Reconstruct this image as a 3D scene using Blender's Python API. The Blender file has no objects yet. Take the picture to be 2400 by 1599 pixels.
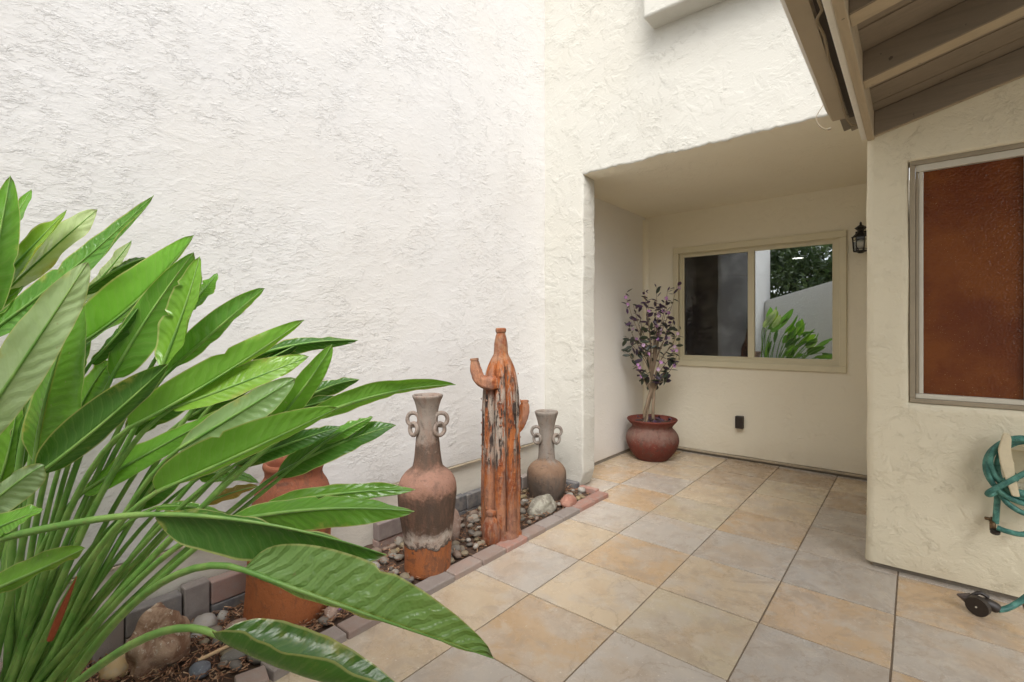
import bpy, bmesh, math, random
from mathutils import Vector, Matrix, noise, Quaternion
from math import sin, cos, pi, radians

SC = bpy.context.scene
COL = SC.collection
# ------------------------------------------------------------------ camera
cam_d = bpy.data.cameras.new('camera')
cam = bpy.data.objects.new('camera', cam_d); COL.objects.link(cam)
cam.location = (1.44507, -1.8726, 1.28185)
cam.rotation_euler = (pi / 2, 0, 0.6938)
cam_d.sensor_width = 36.0
cam_d.lens = 1138.82 / 2400 * 36
cam_d.shift_y = -25.43 / 2400
cam_d.clip_start = 0.03; cam_d.clip_end = 600
SC.camera = cam
# ------------------------------------------------------------------ light
SUN_EL, SUN_AZ = radians(52), radians(146)      # azimuth clockwise from +Y
world = bpy.data.worlds.new('World'); SC.world = world; world.use_nodes = True
wn = world.node_tree; wn.nodes.clear()
sky = wn.nodes.new('ShaderNodeTexSky'); sky.sky_type = 'NISHITA'; sky.sun_disc = False
sky.sun_elevation = SUN_EL; sky.sun_rotation = SUN_AZ
sky.air_density = 1.0; sky.dust_density = 3.0; sky.ozone_density = 1.0
hs = wn.nodes.new('ShaderNodeHueSaturation'); hs.inputs['Saturation'].default_value = 0.30
bg = wn.nodes.new('ShaderNodeBackground'); bg.inputs['Strength'].default_value = 0.15
wo = wn.nodes.new('ShaderNodeOutputWorld')
wn.links.new(sky.outputs[0], hs.inputs['Color']); wn.links.new(hs.outputs[0], bg.inputs[0]); wn.links.new(bg.outputs[0], wo.inputs[0])
sun_d = bpy.data.lights.new('sun', 'SUN'); sun = bpy.data.objects.new('sun', sun_d); COL.objects.link(sun)
sun_d.energy = 1.1; sun_d.angle = radians(42); sun_d.color = (1.0, 0.985, 0.965)
sd = Vector((sin(SUN_AZ) * cos(SUN_EL), cos(SUN_AZ) * cos(SUN_EL), sin(SUN_EL)))
sun.rotation_euler = sd.to_track_quat('Z', 'Y').to_euler()
SC.view_settings.view_transform = 'Standard'; SC.view_settings.look = 'None'
SC.view_settings.gamma = 1; SC.view_settings.use_curve_mapping = False
SC.view_settings.exposure = 1.13
SC.render.engine = 'CYCLES'
SC.cycles.max_bounces = 10; SC.cycles.diffuse_bounces = 6; SC.cycles.transparent_max_bounces = 12
SC.cycles.use_denoising = True
SC.cycles.sample_clamp_indirect = 6

# ------------------------------------------------------------------ materials
class NT:
    def __init__(s, name):
        s.m = bpy.data.materials.new(name); s.m.use_nodes = True
        s.t = s.m.node_tree; s.t.nodes.clear()
        s.out = s.n('OutputMaterial')
    def n(s, typ, **kw):
        nd = s.t.nodes.new('ShaderNode' + typ)
        for k, v in kw.items():
            if k in nd.inputs: s.put(nd.inputs[k], v)
            else: setattr(nd, k, v)
        return nd
    def put(s, sock, v):
        if isinstance(v, bpy.types.NodeSocket): s.t.links.new(v, sock)
        elif isinstance(v, (tuple, list)) and len(v) == 3 and sock.type == 'RGBA': sock.default_value = (*v, 1)
        else: sock.default_value = v
    def coord(s, k='Object', scale=None):
        o = s.n('TexCoord').outputs[k]
        if scale:
            mp = s.n('Mapping'); s.put(mp.inputs['Vector'], o); mp.inputs['Scale'].default_value = scale; o = mp.outputs[0]
        return o
    def noise(s, vec, scale, detail=4, rough=.55, dist=0.0):
        nd = s.n('TexNoise', Scale=scale, Detail=detail, Roughness=rough, Distortion=dist); s.put(nd.inputs['Vector'], vec)
        return nd.outputs[0]
    def step(s, v, a, b, lo=0., hi=1.):
        nd = s.n('MapRange'); nd.interpolation_type = 'SMOOTHSTEP'
        s.put(nd.inputs[0], v)
        for i, x in enumerate((a, b, lo, hi)): nd.inputs[i + 1].default_value = x
        return nd.outputs[0]
    def math(s, op, a, b=0.0, c=0.0):
        nd = s.n('Math'); nd.operation = op; s.put(nd.inputs[0], a); s.put(nd.inputs[1], b); s.put(nd.inputs[2], c); return nd.outputs[0]
    def mix(s, f, a, b, mode='MIX'):
        nd = s.n('Mix', data_type='RGBA', blend_type=mode)
        s.put(nd.inputs[0], f); s.put(nd.inputs[6], a); s.put(nd.inputs[7], b); return nd.outputs[2]
    def bump(s, h, strength=1., dist=.004):
        nd = s.n('Bump', Strength=strength, Distance=dist); s.put(nd.inputs['Height'], h); return nd.outputs[0]
    def bsdf(s, color, rough=.6, normal=None, **kw):
        b = s.n('BsdfPrincipled'); s.put(b.inputs['Base Color'], color); s.put(b.inputs['Roughness'], rough)
        if normal is not None: s.put(b.inputs['Normal'], normal)
        for k, v in kw.items(): s.put(b.inputs[k.replace('_', ' ')], v)
        return b.outputs[0]
    def done(s, sh):
        s.t.links.new(sh, s.out.inputs[0]); return s.m

def stucco(name, col, dirt_shade, amp=1.0, stretch=(1, 1, 1), fine=1.0, cov=.26, led=.40):
    t = NT(name); v = t.coord('Object', stretch)
    rot = t.n('Mapping'); t.put(rot.inputs['Vector'], t.coord('Object')); rot.inputs['Rotation'].default_value = (.6, .5, 0); rot.inputs['Scale'].default_value = (1, .55, 1)
    rv = rot.outputs[0]
    patch = t.math('MULTIPLY', t.step(t.noise(v, 2.2, 3, .55, .5), .34, .62), t.step(t.noise(v, 7.5, 4, .6), .34, .60))
    big = t.noise(v, 1.4, 2, .5)
    wob = t.n('VectorMath', operation='MULTIPLY_ADD'); t.put(wob.inputs[0], t.n('TexNoise', Scale=5.0, Detail=3.0).outputs[1]); wob.inputs[1].default_value = (.05, .05, .05); t.put(wob.inputs[2], rv)
    l2 = t.step(t.noise(rv, 21, 8, .70, .3), .53, .64)
    l3 = t.step(t.noise(wob.outputs[0], 48, 7, .70, .2), .47, .62)
    l4 = t.step(t.noise(rv, 6.5, 6, .60, .4), .43, .60)
    fn = t.noise(v, 110, 4, .6)
    gr = t.noise(t.coord('Object', (stretch[0] * 14, stretch[1] * 14, stretch[2] * 85)), 1.2, 4, .6, 1.2)
    h = t.math('MULTIPLY', t.math('MULTIPLY', l2, t.step(patch, .0, .7, cov, .8)), .48)
    h = t.math('MULTIPLY_ADD', t.math('MULTIPLY', l3, t.step(patch, 0, .8, cov, .8)), .36 * fine, h)
    h = t.math('MULTIPLY_ADD', t.math('MULTIPLY', l4, t.step(patch, 0, .8, min(1, cov * 2.4), 1)), led, h)
    h = t.math('MULTIPLY_ADD', fn, .16, h)
    h = t.math('MULTIPLY_ADD', gr, .10, h)
    h = t.math('MULTIPLY_ADD', big, .9, h)
    nrm = t.bump(h, 1.0, .0039 * amp)
    # shade painted into the pits of the rough patches, and faint weather tint
    pit_shade = t.math('MULTIPLY', t.math('MULTIPLY', t.math('MULTIPLY', t.step(l3, .05, .45), t.step(l3, .55, .95, 1, 0)), patch), .10 * fine)
    c = t.mix(pit_shade, col, dirt_shade)
    c = t.mix(t.step(t.noise(v, .9, 5, .6), .4, .72, 0, .30), c, tuple(x * y for x, y in zip(col, (.97, .93, .86))))
    z = t.n('SeparateXYZ'); t.put(z.inputs[0], t.coord('Object'))
    low = t.math('MULTIPLY', t.step(z.outputs[2], .0, .30, .35, 0), t.noise(v, 6, 5, .6))
    c = t.mix(low, c, dirt_shade)
    return t.done(t.bsdf(c, .86, nrm, Specular_IOR_Level=.25))

def paint(name, col, rough=.5, grime=.25, scale=9, bump=.0008, stretch=(1, 1, 1)):
    t = NT(name); v = t.coord('Object', stretch)
    n1 = t.noise(v, scale, 6, .65); n2 = t.noise(v, scale * 7, 4, .6)
    c = t.mix(t.step(n1, .42, .75, 0, grime), col, tuple(x * .55 for x in col))
    c = t.mix(t.step(n2, .60, .72, 0, grime * .6), c, tuple(x * .5 for x in col))
    return t.done(t.bsdf(c, rough, t.bump(t.math('MULTIPLY_ADD', n2, .5, n1), .7, bump)))

def wood(name, col, along):
    t = NT(name); st = (.6, 9, 9) if along == 'x' else (9, .6, 9); v = t.coord('Object', st); w = t.coord('Object')
    g1 = t.noise(v, 5, 7, .68, .4); g2 = t.noise(v, 16, 5, .7); sp = t.noise(w, 26, 3, .5); pt = t.noise(w, 2.2, 6, .65)
    c = t.mix(t.step(g1, .42, .64, 0, .30), col, tuple(x * .62 for x in col))
    c = t.mix(t.step(pt, .48, .66, 0, .28), c, tuple(x * 1.16 for x in col))
    c = t.mix(t.step(sp, .70, .735, 0, .8), c, tuple(x * .28 for x in col))
    return t.done(t.bsdf(c, .58, t.bump(t.math('MULTIPLY_ADD', g2, .5, g1), .8, .0022)))
def plain(name, col, rough=.5, **kw):
    t = NT(name); v = t.coord('Object'); n = t.noise(v, 60, 3)
    return t.done(t.bsdf(t.mix(t.step(n, .35, .7, 0, .3), col, tuple(x * .7 for x in col)), rough, t.bump(n, .4, .0006), **kw))

M = {}
M['white'] = stucco('white_stucco', (.68, .665, .64), (.36, .31, .26))
M['offwhite'] = stucco('offwhite_stucco', (.54, .525, .47), (.40, .34, .26), 1.1, fine=.50, led=.8)
M['cream'] = stucco('cream_stucco', (.74, .675, .51), (.36, .28, .16), .95, fine=.30, cov=.34, led=.9)
M['alcove'] = stucco('alcove_cream_stucco', (.81, .755, .61), (.40, .31, .19), .85, fine=.3, cov=.30, led=.6)
M['alcove_side'] = stucco('alcove_side_stucco', (.76, .735, .69), (.42, .36, .28), .7, fine=.25)
M['found'] = paint('painted_foundation', (.66, .615, .53), .8, .3, 7, .003, (1, 1, 3))
M['screed'] = paint('weathered_screed', (.42, .35, .25), .7, .5, 12)
M['concrete'] = paint('old_concrete', (.23, .20, .16), .9, .5, 14, .003)
M['tan_wood'] = wood('tan_painted_wood', (.43, .345, .23), 'x'); M['tan_fascia'] = wood('tan_painted_fascia', (.43, .345, .23), 'y')
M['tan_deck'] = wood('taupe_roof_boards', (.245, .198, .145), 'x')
M['gutter'] = paint('tan_gutter_paint', (.37, .30, .205), .38, .15, 6, .0004)
M['gap_shade'] = paint('dark_brown_gap_shade', (.055, .040, .028), .6, .3, 8)  # dark colour standing for the shade behind the gutter
M['white_wood'] = paint('chalky_white_wood', (.74, .71, .62), .6, .2, 6)
M['trim'] = paint('cream_window_trim', (.66, .60, .42), .42, .10, 6, .0003)
M['taupe'] = paint('taupe_window_casing', (.34, .285, .20), .5, .3, 8, .0008)
M['vinyl'] = paint('white_window_frame', (.62, .585, .49), .35, .15, 10, .0003)
M['black'] = plain('black_metal', (.018, .016, .014), .45, Metallic=.4)
M['darkplastic'] = plain('dark_brown_plastic', (.028, .020, .016), .45)
M['brass'] = plain('tarnished_brass', (.16, .10, .05), .5, Metallic=.7)
M['beige_plastic'] = paint('weathered_beige_plastic', (.66, .58, .40), .55, .35, 25)
M['wire'] = plain('tan_cable', (.25, .19, .11), .6)
M['white_wire'] = plain('pale_cable', (.27, .215, .14), .6)
M['wood_stick'] = paint('raw_wood', (.56, .38, .21), .7, .3, 14, .001, (1, 8, 8))

def tile_mat():
    t = NT('glazed_slate_tile'); inf = t.n('ObjectInfo')
    off = t.n('VectorMath', operation='MULTIPLY_ADD')
    t.put(off.inputs[0], t.n('Combine' + 'XYZ', X=inf.outputs['Random'], Y=inf.outputs['Random'], Z=inf.outputs['Random']).outputs[0])
    off.inputs[1].default_value = (37, 91, 13); t.put(off.inputs[2], t.coord('Object'))
    v = off.outputs[0]
    a = t.noise(v, 3.6, 9, .68, .2); b = t.noise(v, 6.5, 10, .74, .2); d = t.noise(v, 55, 6, .7)
    base = inf.outputs['Color']
    c = t.mix(t.step(t.noise(v, 4.4, 7, .62, .3), .46, .62, 0, .62), base, (.50, .435, .36))
    c = t.mix(t.step(t.noise(v, 3.1, 6, .6, .2), .50, .66, 0, .45), c, (.48, .345, .215))
    vein = t.math('ABSOLUTE', t.math('SUBTRACT', t.noise(v, 2.6, 8, .62, .6), .5))
    c = t.mix(t.step(vein, .0, .016, .40, 0), c, (.31, .225, .15))
    c = t.mix(t.step(b, .50, .60, 0, .38), c, (.35, .28, .215))
    c = t.mix(t.step(t.noise(v, 8.5, 8, .68, .3), .53, .66, 0, .5), c, (.56, .50, .41))
    c = t.mix(t.step(d, .60, .74, 0, .45), c, (.36, .27, .19))
    c = t.mix(t.step(t.noise(v, 75, 3, .5), .68, .75, 0, .6), c, (.80, .75, .66))
    r = t.step(b, .35, .65, .15, .36)
    h = t.math('MULTIPLY_ADD', d, .25, b)
    return t.done(t.bsdf(c, r, t.bump(h, .55, .0028), Specular_IOR_Level=.45))
M['tile'] = tile_mat()
M['grout'] = paint('tan_grout', (.215, .165, .115), .9, .3, 20, .002)

def brick_mat():
    t = NT('concrete_paver'); inf = t.n('ObjectInfo'); v = t.coord('Object')
    off = t.n('VectorMath', operation='ADD'); t.put(off.inputs[0], v)
    t.put(off.inputs[1], t.n('CombineXYZ', X=t.math('MULTIPLY', inf.outputs['Random'], 50.)).outputs[0]); v = off.outputs[0]
    n1 = t.noise(v, 18, 5, .6); n2 = t.noise(v, 160, 4, .7)
    c = t.mix(t.step(n1, .38, .68, 0, .55), inf.outputs['Color'], (.30, .265, .235))
    c = t.mix(t.step(n2, .58, .72, 0, .5), c, (.10, .085, .075))
    return t.done(t.bsdf(c, .88, t.bump(t.math('MULTIPLY_ADD', n2, .6, n1), .8, .0022)))
M['brick'] = brick_mat()

def clay(name, base, bands):
    """fired clay whose smoke, lime and mud stains sit at given heights: bands = (z0, z1, colour, strength)"""
    t = NT(name); v = t.coord('Object'); z = t.n('SeparateXYZ'); t.put(z.inputs[0], v)
    n1 = t.noise(v, 9, 6, .65, .8); n2 = t.noise(v, 34, 6, .7); n3 = t.noise(t.coord('Object', (1, 1, .25)), 26, 6, .7)
    zz = t.math('MULTIPLY_ADD', t.math('SUBTRACT', n2, .5), .10, z.outputs[2])
    zz = t.math('MULTIPLY_ADD', t.math('SUBTRACT', n1, .5), .16, zz)
    c = t.mix(t.step(n1, .40, .68, 0, .6), base, tuple(x * y for x, y in zip(base, (.62, .58, .60))))
    for z0, z1, colr, k, e in bands:
        f = t.math('MULTIPLY', t.step(zz, z0 - e, z0 + e), t.step(zz, z1 - e, z1 + e, 1, 0))
        f = t.math('MULTIPLY', f, t.step(n3, .38, .56, k * .68, k))
        c = t.mix(f, c, colr)
    c = t.mix(t.step(t.noise(v, 16, 8, .72, .6), .53, .66, 0, .55), c, (.06, .042, .034))
    c = t.mix(t.step(n2, .58, .70, 0, .22), c, (.36, .28, .22))
    c = t.mix(t.step(t.noise(v, 130, 3, .6), .62, .70, 0, .5), c, (.05, .038, .03))
    c = t.mix(t.math('MULTIPLY', t.step(t.noise(t.coord('Object', (1, 1, .3)), 13, 7, .7), .55, .66), .45), c, (.085, .06, .046))
    return t.done(t.bsdf(c, .82, t.bump(t.math('MULTIPLY_ADD', n2, .7, n1), .9, .007), Specular_IOR_Level=.3))
GREY, DARK, LIME, RUST = (.30, .245, .205), (.115, .075, .055), (.50, .45, .39), (.42, .155, .06)
M['vase1'] = clay('smoked_clay', (.27, .14, .09), [(-.1, .155, (.36, .12, .04), 1, .008), (.150, .172, (.025, .018, .015), 1, .006), (.172, .245, LIME, .85, .024), (.225, .43, (.085, .054, .038), 1, .03), (.44, .545, (.30, .165, .12), .8, .02), (.545, .69, (.10, .068, .050), 1, .035), (.68, 1.1, (.255, .21, .175), 1, .035)])
M['vase2'] = clay('grey_smoked_clay', (.24, .150, .095), [(-.1, .20, (.125, .098, .078), 1, .05), (.30, .8, (.23, .20, .17), 1, .03)])
M['jar'] = clay('orange_terracotta', (.36, .125, .05), [(-.1, .32, (.42, .135, .045), .8, .05), (.42, .8, (.27, .090, .052), .85, .06)])
def cactus_mat(name, hi):
    t = NT(name); v = t.coord('Object'); z = t.n('SeparateXYZ'); t.put(z.inputs[0], v); Z = z.outputs[2]
    st = t.noise(t.coord('Object', (1, 1, .14)), 24, 7, .68, .4); st2 = t.noise(t.coord('Object', (1, 1, .2)), 37, 7, .7, .3); n2 = t.noise(v, 40, 6, .7); n1 = t.noise(v, 7, 5, .6)
    c = t.mix(t.step(n1, .38, .62), (.36, .112, .032), (.20, .052, .020))
    c = t.mix(t.step(n2, .45, .70, 0, .5), c, (.46, .20, .08))
    zz = t.math('MULTIPLY_ADD', t.math('SUBTRACT', n1, .5), .7, Z)
    mid = t.math('MULTIPLY', t.step(zz, .38, .60), t.step(zz, .88 * hi, 1.02 * hi, 1, 0))
    anyw = t.math('MULTIPLY_ADD', mid, .70, .30)
    c = t.mix(t.math('MULTIPLY', anyw, t.step(st, .45, .52)), c, (.32, .265, .215))
    c = t.mix(t.math('MULTIPLY', anyw, t.step(st2, .50, .57)), c, (.042, .030, .025))
    c = t.mix(t.step(t.noise(v, 110, 4, .65), .60, .68, 0, .6), c, (.06, .035, .024))
    c = t.mix(t.math('MULTIPLY', t.step(Z, 1.03, 1.12, 0, .6), t.step(n2, .35, .65)), c, (.28, .17, .10))
    return t.done(t.bsdf(c, .85, t.bump(t.math('MULTIPLY_ADD', n2, .8, st), .9, .007), Specular_IOR_Level=.25))
M['cactus'] = cactus_mat('weathered_terracotta', 1.); M['cactus_arm'] = cactus_mat('brown_terracotta', .2)
M['redpot'] = clay('red_glazed_clay', (.16, .040, .027), [(.20, .33, (.21, .155, .125), .62, .05), (-.1, .12, (.13, .034, .022), .5, .05)])

def rock_mat(name, c1, c2, c3, sc=14):
    t = NT(name); v = t.coord('Object'); n1 = t.noise(v, sc, 6, .65, .6); n2 = t.noise(v, sc * 5, 6, .7)
    c = t.mix(t.step(n1, .40, .60), c1, c2); c = t.mix(t.step(n2, .56, .66, 0, .8), c, c3)
    return t.done(t.bsdf(c, .8, t.bump(t.math('MULTIPLY_ADD', n2, .5, n1), .9, .006)))
M['lichen'] = rock_mat('lichen_rock', (.215, .19, .15), (.36, .34, .27), (.50, .48, .40))
M['redrock'] = rock_mat('red_rock', (.34, .15, .105), (.42, .22, .16), (.46, .30, .24))
M['granite'] = rock_mat('brown_granite', (.20, .105, .06), (.38, .255, .17), (.58, .50, .40), 11)
M['pinkrock'] = rock_mat('pinkish_rock', (.30, .20, .15), (.40, .28, .215), (.5, .42, .36))
M['greystone'] = rock_mat('grey_stone', (.15, .135, .115), (.20, .18, .155), (.26, .24, .21), 6)
M['bluestone'] = rock_mat('blue_grey_stone', (.12, .13, .15), (.19, .20, .22), (.28, .29, .30), 8)
M['teal'] = rock_mat('teal_stone', (.03, .13, .14), (.06, .20, .20), (.20, .34, .33), 30)
def pebble_mat():
    t = NT('river_pebble'); inf = t.n('ObjectInfo'); v = t.coord('Object'); n = t.noise(v, 45, 5, .65)
    c = t.mix(t.step(n, .42, .68, 0, .6), inf.outputs['Color'], (.34, .28, .21))
    return t.done(t.bsdf(c, .65, t.bump(n, .5, .002)))
M['pebble'] = pebble_mat()
M['soil'] = paint('dark_soil', (.085, .050, .032), .95, .6, 40, .006)
def mulch_mat():
    t = NT('bark_mulch'); v = t.coord('Object'); n = t.noise(v, 45, 2, .5)
    c = t.mix(t.step(n, .35, .5), (.12, .055, .03), (.30, .15, .08)); c = t.mix(t.step(n, .52, .66), c, (.50, .33, .20))
    return t.done(t.bsdf(c, .9))
M['mulch'] = mulch_mat()

def leaf_mat():
    t = NT('broad_green_leaf'); inf = t.n('ObjectInfo')
    uv = t.n('SeparateXYZ'); t.put(uv.inputs[0], t.coord('UV')); u, w = uv.outputs[0], uv.outputs[1]
    au = t.math('ABSOLUTE', t.math('MULTIPLY_ADD', u, 2., -1.))
    nz = t.noise(t.coord('Object'), 9, 4, .6)
    ph = t.math('MULTIPLY_ADD', au, -1.9, t.math('MULTIPLY', w, 15.))
    ph = t.math('MULTIPLY_ADD', nz, 2.4, ph)
    ph = t.math('MULTIPLY_ADD', inf.outputs['Random'], 7.0, t.math('MULTIPLY', ph, t.math('MULTIPLY_ADD', inf.outputs['Random'], .7, .6)))
    vein = t.math('SINE', t.math('MULTIPLY', ph, 2 * pi))
    fine = t.math('SINE', t.math('MULTIPLY', ph, 2 * pi * 4.))
    base = inf.outputs['Color']
    c = t.mix(t.step(nz, .35, .7, 0, .45), base, t.mix(1., base, (.62, .72, .5), 'MULTIPLY'))
    c = t.mix(t.step(vein, .75, 1., 0, .12), c, (.30, .42, .13))
    c = t.mix(t.step(fine, .3, 1., 0, .05), c, (.30, .40, .16))
    c = t.mix(t.step(au, .03, .075, .75, 0), c, (.40, .45, .12))
    c = t.mix(t.step(au, .935, .975, 0, .75), c, (.50, .52, .20))
    c = t.mix(t.step(w, .955, .995, 0, .75), c, (.10, .065, .03))
    c = t.mix(t.step(t.noise(t.coord('Object'), 70, 3), .70, .74, 0, .5), c, (.35, .33, .16))
    h = t.math('MULTIPLY_ADD', fine, .12, vein)
    nb = t.bump(h, t.math('MULTIPLY', inf.outputs['Alpha'], .8), .0017)
    c = t.mix(t.math('MULTIPLY', t.step(t.noise(t.coord('Object'), 5, 6, .7), .56, .70), t.step(au, .45, .95)), c, (.42, .40, .10))
    p = t.bsdf(c, .24, nb, Specular_IOR_Level=.75)
    tr = t.n('BsdfTranslucent'); t.put(tr.inputs[0], t.mix(1., c, (1.0, 1.0, .45), 'MULTIPLY'))
    mx = t.n('MixShader'); mx.inputs[0].default_value = .36
    t.t.links.new(p, mx.inputs[1]); t.t.links.new(tr.outputs[0], mx.inputs[2])
    return t.done(mx.outputs[0])
M['leaf'] = leaf_mat()
def stalk_mat():
    t = NT('green_stalk'); v = t.coord('Object'); n = t.noise(v, 14, 4)
    c = t.mix(t.step(n, .35, .7), (.135, .29, .055), (.25, .40, .10))
    c = t.mix(t.step(t.noise(v, 60, 3), .62, .7, 0, .5), c, (.25, .22, .08))
    return t.done(t.bsdf(c, .40, Specular_IOR_Level=.4))
M['stalk'] = stalk_mat()
M['bract'] = plain('orange_red_bract', (.30, .060, .018), .5)
def smallleaf():
    t = NT('purple_shrub_leaf'); inf = t.n('ObjectInfo'); n = t.noise(t.coord('Object'), 60, 3)
    c = t.mix(t.step(n, .4, .7, 0, .4), inf.outputs['Color'], (.10, .09, .09))
    p = t.bsdf(c, .42); tr = t.n('BsdfTranslucent'); t.put(tr.inputs[0], c)
    mx = t.n('MixShader'); mx.inputs[0].default_value = .2; t.t.links.new(p, mx.inputs[1]); t.t.links.new(tr.outputs[0], mx.inputs[2])
    return t.done(mx.outputs[0])
M['shrubleaf'] = smallleaf()
M['bark'] = paint('pale_bark', (.26, .19, .125), .85, .5, 30, .003, (1, 1, .3))
M['treebark'] = paint('grey_bark', (.16, .12, .09), .9, .5, 12, .006)
def hose_mat():
    t = NT('teal_rubber_hose'); v = t.coord('Object'); n = t.noise(v, 22, 5, .6); n2 = t.noise(v, 120, 4, .6)
    c = t.mix(t.step(n, .36, .66), (.025, .12, .10), (.105, .30, .24)); c = t.mix(t.step(n2, .55, .7, 0, .6), c, (.025, .07, .055))
    return t.done(t.bsdf(c, .5, t.bump(n2, .4, .001)))
M['hose'] = hose_mat()
def amber():
    t = NT('amber_hammered_glass'); v = t.coord('Object')
    w = t.n('TexVoronoi', Scale=95.); t.put(w.inputs['Vector'], v); n = t.noise(v, 40, 4, .6); big = t.noise(v, 3.2, 4, .6)
    c = t.mix(t.step(big, .36, .66), (.13, .034, .012), (.195, .060, .015))
    sp = t.math('MULTIPLY', t.step(t.noise(v, 190, 2, .5), .69, .73), t.step(t.noise(v, 6, 3), .42, .62))
    c = t.mix(sp, c, (.50, .32, .15))  # bright specks: sparkle of the hammered glass painted into its colour
    h = t.math('MULTIPLY_ADD', n, .8, w.outputs[0])
    return t.done(t.bsdf(c, .16, t.bump(h, .7, .0024), Specular_IOR_Level=.4))
M['amber'] = amber()
def glass(name, refl, tint=(1, 1, 1)):
    t = NT(name); fr = t.n('Fresnel', IOR=1.5)
    f = t.math('MULTIPLY_ADD', fr.outputs[0], 1.0 - refl, refl)
    tr = t.n('BsdfTransparent'); tr.inputs[0].default_value = (*tint, 1)
    gl = t.n('BsdfGlossy', Roughness=0.0); gl.inputs[0].default_value = (.93, .97, 1., 1)
    mx = t.n('MixShader'); t.put(mx.inputs[0], f); t.t.links.new(tr.outputs[0], mx.inputs[1]); t.t.links.new(gl.outputs[0], mx.inputs[2])
    return t.done(mx.outputs[0])
M['glass'] = glass('coated_window_glass', .45, (.75, .78, .78))
M['lampglass'] = glass('lantern_glass', .06, (.92, .92, .90))
def screen():
    t = NT('insect_screen'); n = t.noise(t.coord('Object'), 5, 3)
    tr = t.n('BsdfTransparent'); df = t.n('BsdfDiffuse'); df.inputs[0].default_value = (.035, .032, .030, 1)
    mx = t.n('MixShader'); t.put(mx.inputs[0], t.step(n, .3, .7, .34, .46)); t.t.links.new(tr.outputs[0], mx.inputs[1]); t.t.links.new(df.outputs[0], mx.inputs[2])
    return t.done(mx.outputs[0])
M['screen'] = screen()
M['room'] = plain('brown_room_paint', (.17, .125, .095), .8)
M['bulb'] = plain('frosted_bulb', (.62, .58, .46), .3)
def emis():
    t = NT('lit_downlight'); e = t.n('Emission', Strength=9.); e.inputs[0].default_value = (1, .93, .8, 1); return t.done(e.outputs[0])
M['lit'] = emis()
def foliage():
    t = NT('tree_foliage'); n = t.noise(t.coord('Object'), 1.6, 4)
    c = t.mix(t.step(n, .38, .65), (.035, .065, .018), (.11, .16, .05))
    p = t.bsdf(c, .5); tr = t.n('BsdfTranslucent'); t.put(tr.inputs[0], c); mx = t.n('MixShader'); mx.inputs[0].default_value = .3
    t.t.links.new(p, mx.inputs[1]); t.t.links.new(tr.outputs[0], mx.inputs[2]); return t.done(mx.outputs[0])
M['foliage'] = foliage()
M['ground'] = paint('dry_ground', (.20, .17, .12), .95, .4, .5, .02)

# ------------------------------------------------------------------ helpers
def link(name, bm_or_me, mat, parent=None, smooth=False):
    if isinstance(bm_or_me, bmesh.types.BMesh):
        me = bpy.data.meshes.new(name); bmesh.ops.recalc_face_normals(bm_or_me, faces=bm_or_me.faces[:]); bm_or_me.to_mesh(me); bm_or_me.free()
    else: me = bm_or_me
    if smooth:
        for p in me.polygons: p.use_smooth = True
        me.set_sharp_from_angle(angle=radians(48))
    if mat is not None and not me.materials: me.materials.append(mat)
    o = bpy.data.objects.new(name, me); COL.objects.link(o)
    if parent is not None: o.parent = parent
    return o
def inst(src, name, parent=None):
    o = src.copy(); o.name = name; COL.objects.link(o)
    if parent is not None: o.parent = parent
    return o
def tag(o, label=None, cat=None, group=None, kind=None):
    if label: o['label'] = label
    if cat: o['category'] = cat
    if group: o['group'] = group
    if kind: o['kind'] = kind
    return o
def thing(name, label, cat, loc=(0, 0, 0), group=None):
    o = bpy.data.objects.new(name, None); COL.objects.link(o); o.location = loc; o.empty_display_size = .1
    return tag(o, label, cat, group)
def box(bm, x0, x1, y0, y1, z0, z1, bev=0.0, seg=2):
    r = bmesh.ops.create_cube(bm, size=1.0); vs = r['verts']
    for v in vs: v.co = Vector(((x0 + x1) / 2 + v.co.x * (x1 - x0), (y0 + y1) / 2 + v.co.y * (y1 - y0), (z0 + z1) / 2 + v.co.z * (z1 - z0)))
    if bev:
        es = list({e for v in vs for e in v.link_edges}); bmesh.ops.bevel(bm, geom=es, offset=bev, segments=seg, affect='EDGES', profile=.5)
    return vs
def bx(name, ext, mat, parent=None, bev=.003, seg=2):
    bm = bmesh.new(); box(bm, *ext, bev, seg); return link(name, bm, mat, parent, False)
def tube(bm, pts, radii, n=8, cap=True, rib=0.):
    pts = [Vector(p) for p in pts]
    if not hasattr(radii, '__len__'): radii = [radii] * len(pts)
    T = [(pts[min(i + 1, len(pts) - 1)] - pts[max(i - 1, 0)]).normalized() for i in range(len(pts))]
    up = Vector((0, 0, 1)) if abs(T[0].z) < .9 else Vector((1, 0, 0))
    N = T[0].cross(up).normalized(); rings = []
    for i, p in enumerate(pts):
        if i: N = (N - T[i] * N.dot(T[i])).normalized()
        B = T[i].cross(N)
        rings.append([bm.verts.new(p + (N * cos(2 * pi * k / n) + B * sin(2 * pi * k / n)) * radii[i] * (1 + rib * (cos(10 * pi * k / n) if rib else 0) + (rib * noise.noise(p * 60 + N * k) if rib else 0))) for k in range(n)])
    for a, b in zip(rings, rings[1:]):
        for k in range(n): bm.faces.new((a[k], a[(k + 1) % n], b[(k + 1) % n], b[k]))
    if cap: bm.faces.new(rings[0][::-1]); bm.faces.new(rings[-1])
def spline(P, n=8):
    P = [Vector(p) for p in P]; out = []
    for i in range(len(P) - 1):
        a, b, c, d = P[max(i - 1, 0)], P[i], P[i + 1], P[min(i + 2, len(P) - 1)]
        for k in range(n):
            t = k / n; out.append(.5 * ((2 * b) + (c - a) * t + (2 * a - 5 * b + 4 * c - d) * t * t + (3 * b - a - 3 * c + d) * t ** 3))
    return out + [P[-1]]
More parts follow.
